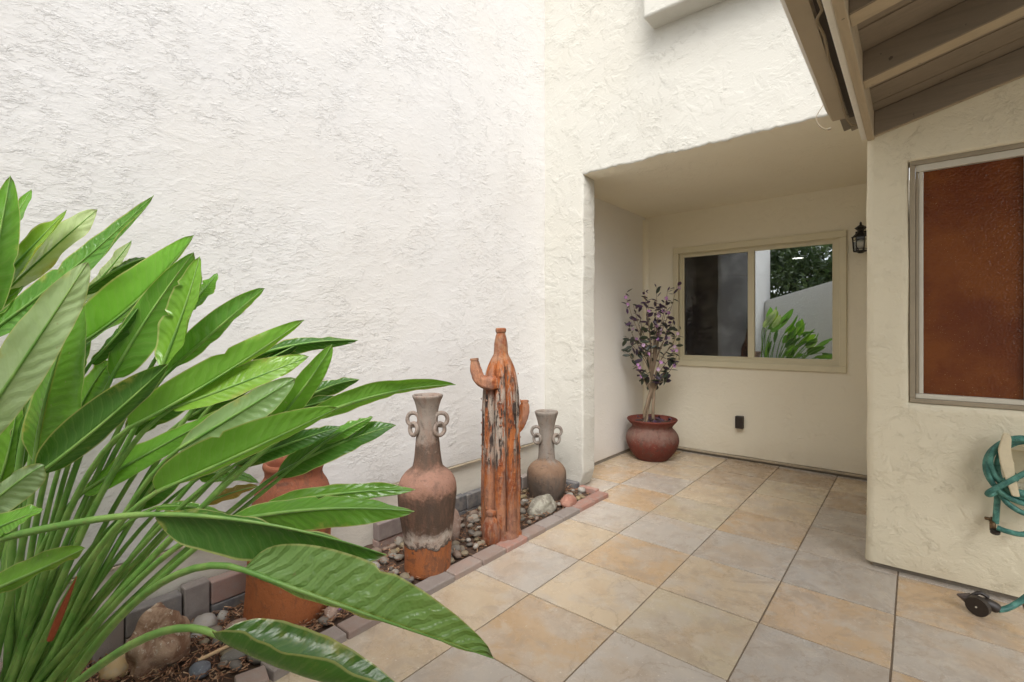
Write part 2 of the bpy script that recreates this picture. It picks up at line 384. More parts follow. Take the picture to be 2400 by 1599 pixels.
def lathe(bm, prof, n=40, wob=.0, seed=0., ctr=(0, 0), lean=(0, 0), rib=None):
    rings = []
    for z, r in prof:
        ring = []
        for k in range(n):
            a = 2 * pi * k / n; d = Vector((cos(a), sin(a), 0))
            rr = r * (1 + wob * noise.noise(Vector((d.x * 1.2 + seed, d.y * 1.2, z * 4))))
            if rib: rr *= rib(a, z)
            ring.append(bm.verts.new((ctr[0] + d.x * rr + lean[0] * z, ctr[1] + d.y * rr + lean[1] * z, z)))
        rings.append(ring)
    for a, b in zip(rings, rings[1:]):
        for k in range(n): bm.faces.new((a[k], a[(k + 1) % n], b[(k + 1) % n], b[k]))
    bm.faces.new(rings[0][::-1]); bm.faces.new(rings[-1])
def dense(prof, k=5):
    P = spline([(z, r, 0) for z, r in prof], k); return [(p.x, p.y) for p in P]
def torus(bm, c, axis, R, r, n=22, m=8):
    q = Vector((0, 0, 1)).rotation_difference(Vector(axis).normalized()); V = []
    for i in range(n):
        a = 2 * pi * i / n
        V.append([bm.verts.new(Vector(c) + q @ Vector(((R + r * cos(2 * pi * j / m)) * cos(a), (R + r * cos(2 * pi * j / m)) * sin(a), r * sin(2 * pi * j / m)))) for j in range(m)])
    for i in range(n):
        for j in range(m): bm.faces.new((V[i][j], V[(i + 1) % n][j], V[(i + 1) % n][(j + 1) % m], V[i][(j + 1) % m]))
def steps(a, b, d, r):
    """grid coordinates from a to b about d apart, finer near both ends for a rounded arris"""
    n = max(2, int(round((b - a - 2 * r) / d)))
    return [a, a + r * .12, a + r * .4, a + r * .8] + [a + r + (b - a - 2 * r) * i / n for i in range(n + 1)] + [b - r * .8, b - r * .4, b - r * .12, b]
def wavy(p, amp, s=2.2):
    return Vector((noise.noise(p * s), noise.noise(p * s + Vector((7, 3, 1))), noise.noise(p * s + Vector((2, 9, 5))))) * amp
def rbox(name, ext, mat, parent=None, r=.02, d=.08, amp=.004):
    """plastered block: rounded, slightly uneven"""
    x0, x1, y0, y1, z0, z1 = ext; lo, hi = Vector((x0, y0, z0)), Vector((x1, y1, z1))
    G = [steps(x0, x1, d, r), steps(y0, y1, d, r), steps(z0, z1, d, r)]
    bm = bmesh.new(); cache = {}
    def V(p):
        k = tuple(round(c, 5) for c in p)
        if k not in cache:
            q = Vector((min(max(p[0], x0 + r), x1 - r), min(max(p[1], y0 + r), y1 - r), min(max(p[2], z0 + r), z1 - r)))
            e = Vector(p) - q; w = q + e.normalized() * r if e.length > 1e-6 else Vector(p)
            cache[k] = bm.verts.new(w + wavy(w, amp))
        return cache[k]
    for ax in range(3):
        u, v = [i for i in range(3) if i != ax]
        for side in (lo[ax], hi[ax]):
            for i in range(len(G[u]) - 1):
                for j in range(len(G[v]) - 1):
                    c = []
                    for a, b in ((i, j), (i + 1, j), (i + 1, j + 1), (i, j + 1)):
                        p = [0, 0, 0]; p[ax] = side; p[u] = G[u][a]; p[v] = G[v][b]; c.append(V(p))
                    try: bm.faces.new(c)
                    except ValueError: pass
    return link(name, bm, mat, parent, True)
def holed_wall(name, X, Z, y0, y1, hole, mat, parent=None, r=.03, amp=.004, top=None, left_round=False, xshift=None, ragged=0.0, under=None):
    """wall facing -Y with an opening (hx0,hx1,hz0,hz1); its arris is rounded and reveals run back to y1"""
    hx0, hx1, hz0, hz1 = hole; bm = bmesh.new(); F = {}; B = {}
    e = (0, r * .12, r * .4, r, r * 1.3)
    xs = sorted(set([round(x, 5) for x in X if min(abs(x - hx0), abs(x - hx1)) > r * 1.35] + [round(hx0 - k, 5) for k in e] + [round(hx1 + k, 5) for k in e] + ([round(X[0] + k, 5) for k in e] if left_round else [])))
    zs = sorted(set([round(z, 5) for z in Z if min(abs(z - hz0), abs(z - hz1)) > r * 1.35] + [round(hz0 - k, 5) for k in e] + [round(hz1 + k, 5) for k in e]))
    xs = [x for x in xs if X[0] <= x <= X[-1]]; zs = [z for z in zs if Z[0] <= z <= Z[-1]]
    ztop = zs[-1]
    def pos(x, z, y):
        zz = z
        if top and z > hz1: zz = hz1 + (z - hz1) / (ztop - hz1) * (top(x) - hz1)
        p = Vector((x, y, zz))
        p += wavy(p, amp)
        if ragged and abs(z - hz1) < r * 1.5 and hx0 - .01 < x < hx1 + .01: p.z += ragged * .35 * noise.noise(Vector((x * 7, 1.3, 0))) + ragged * .5 * noise.noise(Vector((x * 26, 5.3, 0))) + ragged * .35 * noise.noise(Vector((x * 60, 2.3, 0)))
        if xshift: p.x += xshift(x, zz)
        return p
    def front(x, z):
        k = (x, z)
        if k not in F:
            dx = max(hx0 - x, 0, x - hx1); dz = max(hz0 - z, 0, z - hz1); d = math.hypot(dx, dz)
            if left_round: d = min(d, x - X[0])
            y = y0 + (r - math.sqrt(max(0, r * r - (r - d) ** 2)) if d < r else 0)
            F[k] = bm.verts.new(pos(x, z, y))
        return F[k]
    def back(x, z):
        k = (x, z)
        if k not in B:
            p = pos(x, z, y0); B[k] = bm.verts.new((p.x, y1, z - .006 if ragged and abs(z - hz1) < 1e-4 else p.z))
        return B[k]
    inh = lambda x, z: hx0 < x < hx1 and hz0 < z < hz1
    for i in range(len(xs) - 1):
        for j in range(len(zs) - 1):
            cx, cz = (xs[i] + xs[i + 1]) / 2, (zs[j] + zs[j + 1]) / 2
            if inh(cx, cz): continue
            q = [(xs[i], zs[j]), (xs[i + 1], zs[j]), (xs[i + 1], zs[j + 1]), (xs[i], zs[j + 1])]
            bm.faces.new([front(*c) for c in q])
            for a, b, nx, nz in ((0, 1, cx, zs[j] - 1e-4), (1, 2, xs[i + 1] + 1e-4, cz), (2, 3, cx, zs[j + 1] + 1e-4), (3, 0, xs[i] - 1e-4, cz)):
                if inh(nx, nz) or nx < xs[0] or nx > xs[-1] or nz < zs[0] or nz > zs[-1]:
                    bm.faces.new([front(*q[a]), front(*q[b]), back(*q[b]), back(*q[a])])
            bm.faces.new([back(*c) for c in q][::-1])
    o = link(name, bm, mat, parent, True)
    if under:
        o.data.materials.append(under)
        for p in o.data.polygons:
            if p.normal.z < -.8 and p.center.z > hz1 - .05: p.material_index = 1
    return o
def frange(a, b, d):
    n = max(1, int(round((b - a) / d))); return [a + (b - a) * i / n for i in range(n + 1)]
def rock(name, loc, size, mat, seed, rot=(0, 0, 0), sub=3, amp=.28, parent=None):
    bm = bmesh.new(); bmesh.ops.create_icosphere(bm, subdivisions=sub, radius=1)
    for v in bm.verts:
        d = v.co.normalized(); k = 1 + amp * noise.noise(d * 1.3 + Vector((seed, seed * 2, 0))) + amp * .35 * noise.noise(d * 3.7 + Vector((0, seed, 3)))
        v.co = Vector((d.x * size[0], d.y * size[1], d.z * size[2])) * k
    o = link(name, bm, mat, parent, True); o.location = loc; o.rotation_euler = rot; return o

# ------------------------------------------------------------------ ground and patio
S = .4572
g = bx('ground', (-60, 60, -60, 60, -.32, -.12), M['ground'], bev=0); tag(g, kind='structure')
patio = bx('patio', (-.47, 3.3, -2.7, 3.45, -.11, -.0045), M['grout'], bev=0); tag(patio, kind='structure')
rp = bx('alcove_slab', (-1.05, -.47, 1.5, 3.45, -.11, -.0045), M['grout'], bev=0, parent=patio)
O_, C_, G_, Y_, B_ = (.52, .37, .225), (.55, .44, .305), (.48, .43, .37), (.55, .465, .33), (.41, .305, .205)
TC = {(0, 0): C_, (0, 1): O_, (0, 2): G_, (0, 3): Y_, (0, 4): C_, (0, 5): B_, (0, 6): B_, (-1, 0): G_, (-1, 1): C_, (-1, 2): G_, (-1, 3): O_, (-1, 4): G_, (-1, 5): C_, (-2, 4): O_, (-2, 3): G_,
      (1, 0): Y_, (1, 1): C_, (1, 2): G_, (1, 3): O_, (1, 4): C_, (1, 5): Y_, (1, 6): B_, (2, 1): O_, (2, 2): G_, (2, 0): G_, (2, 3): G_, (2, 4): G_, (2, 5): B_, (3, 2): O_, (3, 1): G_, (3, 0): O_,
      (0, -1): O_, (1, -1): G_, (-1, -1): C_, (-1, -2): C_, (0, -2): G_, (2, -1): C_, (-1, -3): Y_}
bm = bmesh.new(); box(bm, -S / 2 + .0032, S / 2 - .0032, -S / 2 + .0032, S / 2 - .0032, -.011, 0, .0022, 2)
tile0 = None; rnd = random.Random(3)
for i in range(-3, 7):
    for j in range(-6, 8):
        cx, cy = (i + .5) * S, (j + .5) * S
        if i < -1 and j < 3: continue
        if i <= -3: continue
        if i >= 3 and j > 3: continue
        if tile0 is None: o = tile0 = link('tile', bm, M['tile'], patio)
        else: o = inst(tile0, 'tile', patio)
        o.location = (cx + rnd.uniform(-.0008, .0008), cy + rnd.uniform(-.0008, .0008), rnd.uniform(-.0008, .0006)); o.rotation_euler = (0, 0, rnd.choice((0, 0)) + rnd.uniform(-.0015, .0015))
        c = TC.get((i, j), rnd.choice((O_, C_, G_, Y_, C_))); k = rnd.uniform(.94, 1.06)
        o.color = (c[0] * k, c[1] * k, c[2] * k, 1)

# ------------------------------------------------------------------ tall white wall on the left
W = thing('stucco_wall', 'tall white rough-trowelled stucco wall behind the planter bed', 'wall', (-1.1, -1, 0))
def local(o):      # keep world placement when the thing's empty is not at the origin
    o.matrix_parent_inverse = Matrix.Translation(-o.parent.location); return o
local(rbox('wall_face', (-1.25, -.985, -3.23, 1.50, .349, 4.7), M['white'], W, .012, .09, .005))
local(bx('foundation', (-1.25, -1.004, -3.2, 1.48, -.1, .346), M['found'], W, 0))
local(bx('weep_screed', (-1.003, -.979, -3.2, 1.47, .3365, .3485), M['screed'], W, .002))

# ------------------------------------------------------------------ back house with its alcove
H = thing('house', 'off-white stucco house front with the open alcove and sliding window', 'house', (0, 1.5, 0))
local(holed_wall('front_wall', [-1.0] + frange(-.95, 1.75, .025), frange(.02, 4.7, .06), 1.486, 1.66, (-.60, 1.60, .0, 2.532), M['offwhite'], H, .014, .006, ragged=.016,
           under=M['alcove'], xshift=lambda x, z: (.010 * noise.noise(Vector((3, 1, z * 2.3))) + .006 * noise.noise(Vector((3, 1, z * 14))) + .004 * noise.noise(Vector((3, 1, z * 40))) - .008 + (-.05 * (1 - z / .12) if z < .12 else 0)) if x > -.75 and x < -.4 else 0))
local(rbox('upper_ledge', (-.025, 1.8, 1.32, 1.55, 3.455, 4.6), M['offwhite'], H, .022, .08, .006))
local(rbox('alcove_side_wall', (-1.05, -.885, 1.62, 3.35, .028, 2.62), M['alcove_side'], H, .012, .12, .004))
local(rbox('alcove_ceiling', (-1.0, 1.3, 1.651, 3.4, 2.5345, 2.72), M['alcove'], H, .002, .12, .0008))
local(holed_wall('window_wall', frange(-1.0, 1.40, .08), frange(.045, 2.62, .08), 3.246, 3.42, (-.54, .965, .922, 2.140), M['alcove'], H, .006, .004))
# coved inner corner of the alcove
bm = bmesh.new(); prev = None
for z in frange(.05, 2.5, .12):
    ring = []
    for k in range(7):
        a = (k / 6) * pi / 2; ring.append(bm.verts.new((-.883 + .055 * (1 - sin(a)), 3.243 - .055 * (1 - cos(a)), z)))
    if prev:
        for k in range(6): bm.faces.new((prev[k], prev[k + 1], ring[k + 1], ring[k]))
    prev = ring
local(link('corner_cove', bm, M['alcove'], H, True))
local(bx('base_screed', (-.87, 1.23, 3.228, 3.30, .022, .040), M['screed'], H, .003))
local(bx('base_curb', (-.87, 1.23, 3.252, 3.33, -.05, .0225), M['concrete'], H, .003))
local(bx('side_base_strip', (-.95, -.893, 1.66, 3.24, -.02, .032), M['concrete'], H, .003))
# sliding window
win = local(bx('window', (-.50, .93, 3.262, 3.33, 2.085, 2.12), M['trim'], H, .003))
win['label'] = 'two-pane sliding window in cream trim'
def wp(name, ext, m, bev=.003):
    return bx(name, ext, m, win, bev)
wp('trim_board', (-.556, .981, 3.222, 3.262, 2.092, 2.153), M['trim'], .005); wp('trim_board', (-.556, .981, 3.2225, 3.262, .908, .964), M['trim'], .005)
wp('trim_board', (-.556, -.50, 3.2218, 3.262, .9645, 2.0915), M['trim'], .005); wp('trim_board', (.928, .981, 3.2218, 3.262, .9645, 2.0915), M['trim'], .005)
wp('frame_bar', (-.50, .93, 3.264, 3.33, .955, 1.003), M['trim']); wp('frame_bar', (-.50, -.466, 3.262, 3.33, 1.0035, 2.0845), M['trim']); wp('frame_bar', (.884, .93, 3.262, 3.33, 1.0035, 2.0845), M['trim'])
wp('sash_rail', (-.4655, .8835, 3.270, 3.312, 1.0035, 1.018), M['trim']); wp('sash_rail', (-.4655, .8835, 3.270, 3.312, 2.052, 2.0845), M['trim'])
wp('mullion', (.178, .236, 3.258, 3.312, 1.0185, 2.0515), M['trim'])
wp('sash_stile', (-.4655, -.450, 3.270, 3.312, 1.0185, 2.0515), M['trim']); wp('sash_stile', (.872, .8835, 3.270, 3.312, 1.0185, 2.0515), M['trim'])
wp('window_pane', (-.4495, .1775, 3.292, 3.296, 1.0187, 2.0513), M['glass'], 0); wp('window_pane', (.2365, .8715, 3.282, 3.286, 1.0187, 2.0513), M['glass'], 0)
wp('insect_screen', (-.4495, .1775, 3.276, 3.2775, 1.0187, 2.0513), M['screen'], 0)
# room behind the glass
room = bx('room_floor', (-2.4, 3.2, 3.44, 9.2, -.05, .05), M['room'], bev=0); tag(room, kind='structure')
bx('room_wall', (-2.5, -2.4, 3.44, 9.2, .05, 2.45), M['room'], room, 0); bx('room_wall', (3.2, 3.3, 3.44, 9.2, .05, 2.45), M['room'], room, 0)
bx('room_wall', (-2.4, 3.2, 9.1, 9.2, .05, 2.45), M['room'], room, 0); bx('room_ceiling', (-2.5, 3.3, 3.43, 9.2, 2.45, 2.55), M['room'], room, 0)
dl = thing('ceiling_light', 'round lit ceiling light seen through the right window pane', 'ceiling light', (-.01, 7.02, 2.44))
bm = bmesh.new(); torus(bm, (0, 0, 0), (0, 0, 1), .085, .012); link('trim_ring', bm, M['vinyl'], dl, True)
bm = bmesh.new(); bmesh.ops.create_cone(bm, cap_ends=True, segments=24, radius1=.08, radius2=.07, depth=.012); link('diffuser', bm, M['lit'], dl)

# ------------------------------------------------------------------ right wing with amber window
Wg = thing('house_wing', 'cream stucco wing wall with the narrow amber glass window', 'wall', (2.2, 1.4, 0))
SL = .253
wz = lambda x: 2.335 + SL * (x - 1.273)
wing = holed_wall('wall_face', [1.237] + frange(1.30, 3.4, .07), frange(.030, 2.75, .07), 1.394, 1.52, (1.418, 1.885, .905, 2.160), M['cream'], Wg, .03, .006, top=wz, left_round=True,
                  xshift=lambda x, z: (-.008 * max(0, 1 - z / .5) + .010 * noise.noise(Vector((1, 4, z * 3)))) if x < 1.32 else 0)
local(wing)
local(rbox('return_wall', (1.243, 1.40, 1.47, 3.40, .03, 2.62), M['cream'], Wg, .012, .12, .004))
local(bx('base_curb', (1.262, 3.4, 1.425, 1.5, -.05, .034), M['concrete'], Wg, .004))
aw = local(bx('amber_window', (1.4185, 1.8845, 1.405, 1.47, .9055, .928), M['taupe'], Wg, .003)); aw['label'] = 'narrow fixed window of amber textured glass'
def ap(name, ext, m, bev=.003):
    return bx(name, ext, m, aw, bev)
ap('casing_bar', (1.4185, 1.8845, 1.4035, 1.47, 2.138, 2.1595), M['taupe']); ap('casing_bar', (1.4185, 1.442, 1.404, 1.47, .9285, 2.1375), M['taupe']); ap('casing_bar', (1.861, 1.8845, 1.404, 1.47, .9285, 2.1375), M['taupe'])
ap('frame_bar', (1.4425, 1.8605, 1.412, 1.462, .9285, .953), M['vinyl']); ap('frame_bar', (1.4425, 1.8605, 1.412, 1.462, 2.103, 2.1375), M['vinyl'])
ap('frame_bar', (1.4425, 1.455, 1.411, 1.462, .9535, 2.1025), M['taupe']); ap('frame_bar', (1.4555, 1.474, 1.416, 1.462, .9535, 2.1025), M['vinyl']); ap('frame_bar', (1.836, 1.8605, 1.412, 1.462, .9535, 2.1025), M['vinyl'])
ap('amber_pane', (1.4745, 1.8355, 1.436, 1.443, .9535, 2.1025), M['amber'], 0)

# ------------------------------------------------------------------ porch roof
R = thing('porch_roof', 'tan open-rafter porch roof with gutter at the upper right', 'roof', (1.25, 0, 2.3))
def sloped(name, x0, x1, y0, y1, zb, h, mat):
    bm = bmesh.new(); vs = [bm.verts.new((x, y, zb + SL * (x - 1.27) + dz)) for x in (x0, x1) for y in (y0, y1) for dz in (0, h)]
    for q in ((0, 1, 3, 2), (4, 6, 7, 5), (0, 4, 5, 1), (2, 3, 7, 6), (0, 2, 6, 4), (1, 5, 7, 3)): bm.faces.new([vs[i] for i in q])
    bmesh.ops.bevel(bm, geom=bm.edges[:], offset=.003, segments=2, affect='EDGES')
    o = link(name, bm, mat, R)
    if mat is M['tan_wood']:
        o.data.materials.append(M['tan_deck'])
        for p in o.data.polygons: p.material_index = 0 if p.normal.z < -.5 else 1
    return local(o)
for y in (.64, .08, -.48, -1.04, -1.60, -2.16, -2.72): sloped('rafter', 1.2725, 3.6, y, y + .088, 2.325, .125, M['tan_wood'])
sloped('wall_ledger', 1.2725, 3.39, 1.358, 1.389, 2.318, .13, M['tan_wood'])
yb = -2.95
while yb < 1.5:
    sloped('roof_board', 1.16, 3.7, yb, min(yb + .194, 1.52), 2.4505, .03, M['tan_deck']); yb += .20
sloped('roofing', 1.12, 3.75, -3.0, 1.56, 2.482, .05, M['concrete'])
local(bx('fascia', (1.240, 1.2725, -3.0, 1.402, 2.31, 2.448), M['tan_fascia'], R, .004))
local(bx('gutter_gap_shade', (1.167, 1.2155, -3.0, 1.30, 2.425, 2.449), M['gap_shade'], R, .002))  # added filler board, painted dark as the shadow between gutter and fascia
local(bx('drip_board', (1.216, 1.2395, -3.0, 1.392, 2.319, 2.449), M['white_wood'], R, .003))
bm = bmesh.new(); pr = [(1.165, 2.515), (1.165, 2.40), (1.102, 2.40), (1.092, 2.412), (1.090, 2.43), (1.078, 2.445), (1.066, 2.475), (1.064, 2.505), (1.056, 2.512), (1.056, 2.520), (1.070, 2.520), (1.072, 2.48), (1.098, 2.435), (1.106, 2.407), (1.158, 2.407), (1.158, 2.515)]
a = [bm.verts.new((x, -3.0, z)) for x, z in pr]; b = [bm.verts.new((x, 1.225, z)) for x, z in pr]
for k in range(len(pr)): bm.faces.new((a[k], a[(k + 1) % len(pr)], b[(k + 1) % len(pr)], b[k]))
bm.faces.new(a); bm.faces.new(b[::-1])
gut = local(link('gutter', bm, M['gutter'], R))
bm = bmesh.new(); cp = [bm.verts.new((x, y, z)) for y in (1.2255, 1.2275) for x, z in pr[:10]]
bm.faces.new(cp[:10]); bm.faces.new(cp[10:][::-1])
for k in range(10): bm.faces.new((cp[k], cp[(k + 1) % 10], cp[10 + (k + 1) % 10], cp[10 + k]))
link('end_cap', bm, M['gutter'], gut)
bm = bmesh.new(); tube(bm, spline([(1.19, -.9, 2.396), (1.186, -.4, 2.394), (1.193, .049, 2.393), (1.194, .108, 2.392), (1.172, .168, 2.392), (1.178, .297, 2.393), (1.171, .482, 2.393), (1.173, .672, 2.393), (1.167, .971, 2.393), (1.165, 1.188, 2.391), (1.176, 1.283, 2.385), (1.203, 1.345, 2.39), (1.207, 1.36, 2.405)], 6), .0055, 6)
tag(link('cable', bm, M['wire'], smooth=True), 'tan cable running wavily under the gutter', 'cable')
bm = bmesh.new(); tube(bm, spline([(1.035, 1.46, 2.60), (1.023, 1.452, 2.577), (.996, 1.45, 2.525), (1.015, 1.45, 2.469), (1.053, 1.45, 2.44), (1.066, 1.45, 2.443)], 6), .0022, 6)
cb = link('cable', bm, M['white_wire'], smooth=True); tag(cb, 'short pale cable end dangling from the alcove lintel', 'cable')
bm = bmesh.new(); tube(bm, [(1.052, 1.45, 2.4402), (1.068, 1.45, 2.4435)], .0062, 8); link('connector', bm, M['white_wire'], cb, True)

# house wall closing the porch on the right and courtyard wall behind the photographer
bm = bmesh.new(); fp = [(-.98, 1.89), (1.15, 2.5), (3.3, 2.5)]; V = []
for y in (-2.68, -2.88):
    V.append([bm.verts.new((x, y, -.1)) for x, z in fp] + [bm.verts.new((x, y, z)) for x, z in fp[::-1]])
bm.faces.new(V[0]); bm.faces.new(V[1][::-1])
for k in range(6): bm.faces.new((V[0][k], V[0][(k + 1) % 6], V[1][(k + 1) % 6], V[1][k]))
bmesh.ops.bevel(bm, geom=bm.edges[:], offset=.02, segments=3, affect='EDGES')
tag(link('courtyard_wall', bm, M['white'], None), 'white courtyard wall with sloping top mirrored in the right pane', 'wall')
def tree(loc, h, rad, seed, label):
    t = thing('tree', label, 'tree', loc, 'trees beyond the courtyard wall'); rg = random.Random(seed)
    bm = bmesh.new(); tube(bm, spline([(0, 0, 0), (.05, .03, h * .3), (-.03, .06, h * .62)], 5), [.11 - .006 * i for i in range(11)], 8)
    for k in range(7):
        a = k * 2.4; tube(bm, spline([(0, .03, h * (.32 + .04 * k)), (.3 * rad * cos(a), .3 * rad * sin(a), h * (.5 + .04 * k)), (.75 * rad * cos(a), .75 * rad * sin(a), h * (.62 + .045 * k))], 4), [.04 - .004 * i for i in range(9)], 6)
    link('trunk', bm, M['treebark'], t, True)
    bm = bmesh.new()
    cl = [(Vector((rg.gauss(0, .55) * rad, rg.gauss(0, .45) * rad, h * (.64 + rg.uniform(-.26, .30))))) for _ in range(85)]
    for c in cl:
        for _ in range(130):
            p = c + Vector((rg.gauss(0, .17), rg.gauss(0, .17), rg.gauss(0, .13))) * rad * .8
            q = Quaternion((rg.gauss(0, 1), rg.gauss(0, 1), rg.gauss(0, 1), rg.gauss(0, 1))).normalized(); s = rg.uniform(.05, .09)
            bm.faces.new([bm.verts.new(p + q @ Vector(v) * s) for v in ((-1, 0, 0), (0, -.45, .1), (1.1, 0, 0), (0, .45, .1))])
    link('crown', bm, M['foliage'], t)
tree((-1.9, -6.2, -.12), 3.9, 1.5, 1, 'dense green tree mirrored at the left edge of the right pane')
tree((.3, -5.3, -.12), 3.9, 1.5, 2, 'bushy green tree mirrored above the sloping courtyard wall')
tree((2.6, -5.8, -.12), 3.9, 1.5, 5, 'green tree mirrored at the upper right corner of the pane')

# ------------------------------------------------------------------ planter: soil, pavers, mulch, stones
bed = bmesh.new()
nx, ny = 14, 90
gv = [[bed.verts.new((-1.0 + .55 * i / nx, -3.1 + 4.59 * j / ny, .008 + .014 * noise.noise(Vector((i * .4, j * .35, 2))) + (.02 * (1 - i / nx)))) for i in range(nx + 1)] for j in range(ny + 1)]
for j in range(ny):
    for i in range(nx): bed.faces.new((gv[j][i], gv[j][i + 1], gv[j + 1][i + 1], gv[j + 1][i]))
soil = link('planter_soil', bed, M['soil'], None, True); tag(soil, kind='structure')
RB, GB, TB, DB = (.36, .185, .14), (.27, .225, .20), (.31, .225, .185), (.115, .115, .12)
def brick_mesh(l, w, h, bev=.006):
    bm = bmesh.new(); box(bm, -w / 2, w / 2, -l / 2, l / 2, -h / 2, h / 2, bev, 2)
    me = bpy.data.meshes.new('brick'); bm.to_mesh(me); bm.free(); me.materials.append(M['brick']); return me
cur = thing('brick_edging', 'low row of grey and red concrete pavers edging the planter along the tiles', 'edging', (-.41, 0, 0))
full = brick_mesh(.199, .095, .10); half = brick_mesh(.10, .095, .10); rnd = random.Random(8)
def brick(me, par, loc, rz, col, tilt=0.):
    o = bpy.data.objects.new('brick', me); COL.objects.link(o); o.parent = par
    o.location = Vector(loc) - par.location; o.rotation_euler = (tilt, rnd.uniform(-.012, .012), rz); k = rnd.uniform(.88, 1.12); o.color = (col[0] * k, col[1] * k, col[2] * k, 1); return o
jo = [1.476, 1.268, 1.059, .848, .643, .457, .255, .056, -.150, -.352, -.556, -.762, -.966]
cc = [RB, RB, GB, GB, TB, RB, TB, TB, GB, GB, TB, GB]
for k in range(12):
    L_ = jo[k] - jo[k + 1]
    o = brick(full, cur, (-.3655 - .0475 + (jo[k] - .6) * -.004 + rnd.uniform(-.003, .003), (jo[k] + jo[k + 1]) / 2, -.021 + rnd.uniform(-.002, .002)), rnd.uniform(-.012, .012), cc[k]); o.scale = (1, (L_ - .006) / .199, 1)
for (y, rz, c, x) in ((-1.022, .10, GB, -.405), (-1.128, -.25, TB, -.39), (-1.236, -.05, GB, -.365), (-1.345, .1, GB, -.36), (-1.452, 0, TB, -.36)): brick(half, cur, (x, y, -.012 + rnd.uniform(-.004, .006)), rz, c)
for y in frange(-1.6, -2.55, .207): brick(full, cur, (-.40, y, -.02), 0, rnd.choice((GB, TB, RB)))
brick(full, cur, (-.535, 1.462 - .008, -.004), pi / 2, RB).scale = (.5, .8, 1)
brick(full, cur, (-.735, 1.452, .012), pi / 2, DB).scale = (.6, 1, 1)
lin = thing('brick_liner', 'upright grey pavers lining the foot of the tall white wall', 'edging', (-.95, 0, 0))
stand = brick_mesh(.199, .058, .099); soldier = brick_mesh(.096, .058, .199)
def pair(ya, yb_, top, c1, c2):
    for k, c in ((0, c1), (1, c2)):
        o = brick(stand, lin, (-.951 + rnd.uniform(-.004, .004), (ya + yb_) / 2, top - .05 - k * .1015), rnd.uniform(-.01, .01), c); o.scale = (1, (abs(yb_ - ya) - .005) / .199, 1)
P_ = (.30, .19, .16)
pair(-1.685, -1.484, .135, GB, P_); brick(soldier, lin, (-.951, -1.432, .075), 0, GB)
pair(-1.382, -1.187, .176, (.21, .19, .18), GB); brick(soldier, lin, (-.951, -1.134, .092), 0, (.25, .21, .19))
pair(-1.082, -.880, .178, P_, DB); brick(soldier, lin, (-.951, -.828, .085), 0, GB); pair(-1.99, -1.79, .13, GB, DB); brick(soldier, lin, (-.951, -1.737, .04), 0, TB); pair(-2.2, -2.0, .13, TB, GB)
pair(-.225, -.022, .170, (.24, .19, .175), P_); pair(-.018, .185, .166, GB, GB); brick(soldier, lin, (-.951, .237, .065), 0, (.42, .25, .20))
pair(.29, .49, .155, DB, DB); pair(.492, .692, .150, DB, DB); pair(.694, .894, .145, (.13, .125, .13), DB); pair(.896, 1.096, .138, DB, DB); pair(1.098, 1.298, .130, GB, DB)
# bark mulch: thin slivers
V, Fc = [], []; rg = random.Random(5)
for k in range(5200):
    y = rg.uniform(-2.3, -.35) if k < 4300 else rg.uniform(-.4, 1.4); x = rg.uniform(-.925, -.47)
    L_, w = rg.uniform(.008, .021), rg.uniform(.0012, .0028); a = rg.uniform(0, 2 * pi); el = rg.gauss(0, .28)
    d = Vector((cos(a) * cos(el), sin(a) * cos(el), sin(el))); sd_ = Vector((-sin(a), cos(a), 0)); c = Vector((x, y, .022 + rg.uniform(0, .022) + .02 * (-.47 - x)))
    n0 = len(V); u = d.cross(sd_)
    for s1 in (-1, 1):
        for q in ((1, 0), (-.5, .8), (-.5, -.8)): V.append(c + d * L_ * s1 + sd_ * w * q[0] + u * w * q[1])
    Fc += [(n0, n0 + 1, n0 + 2), (n0 + 3, n0 + 5, n0 + 4)] + [(n0 + i, n0 + 3 + i, n0 + 3 + (i + 1) % 3, n0 + (i + 1) % 3) for i in range(3)]
me = bpy.data.meshes.new('mulch'); me.from_pydata(V, [], Fc); me.update()
tag(link('mulch', me, M['mulch']), 'red-brown bark slivers covering the planter bed', 'mulch', kind='stuff')
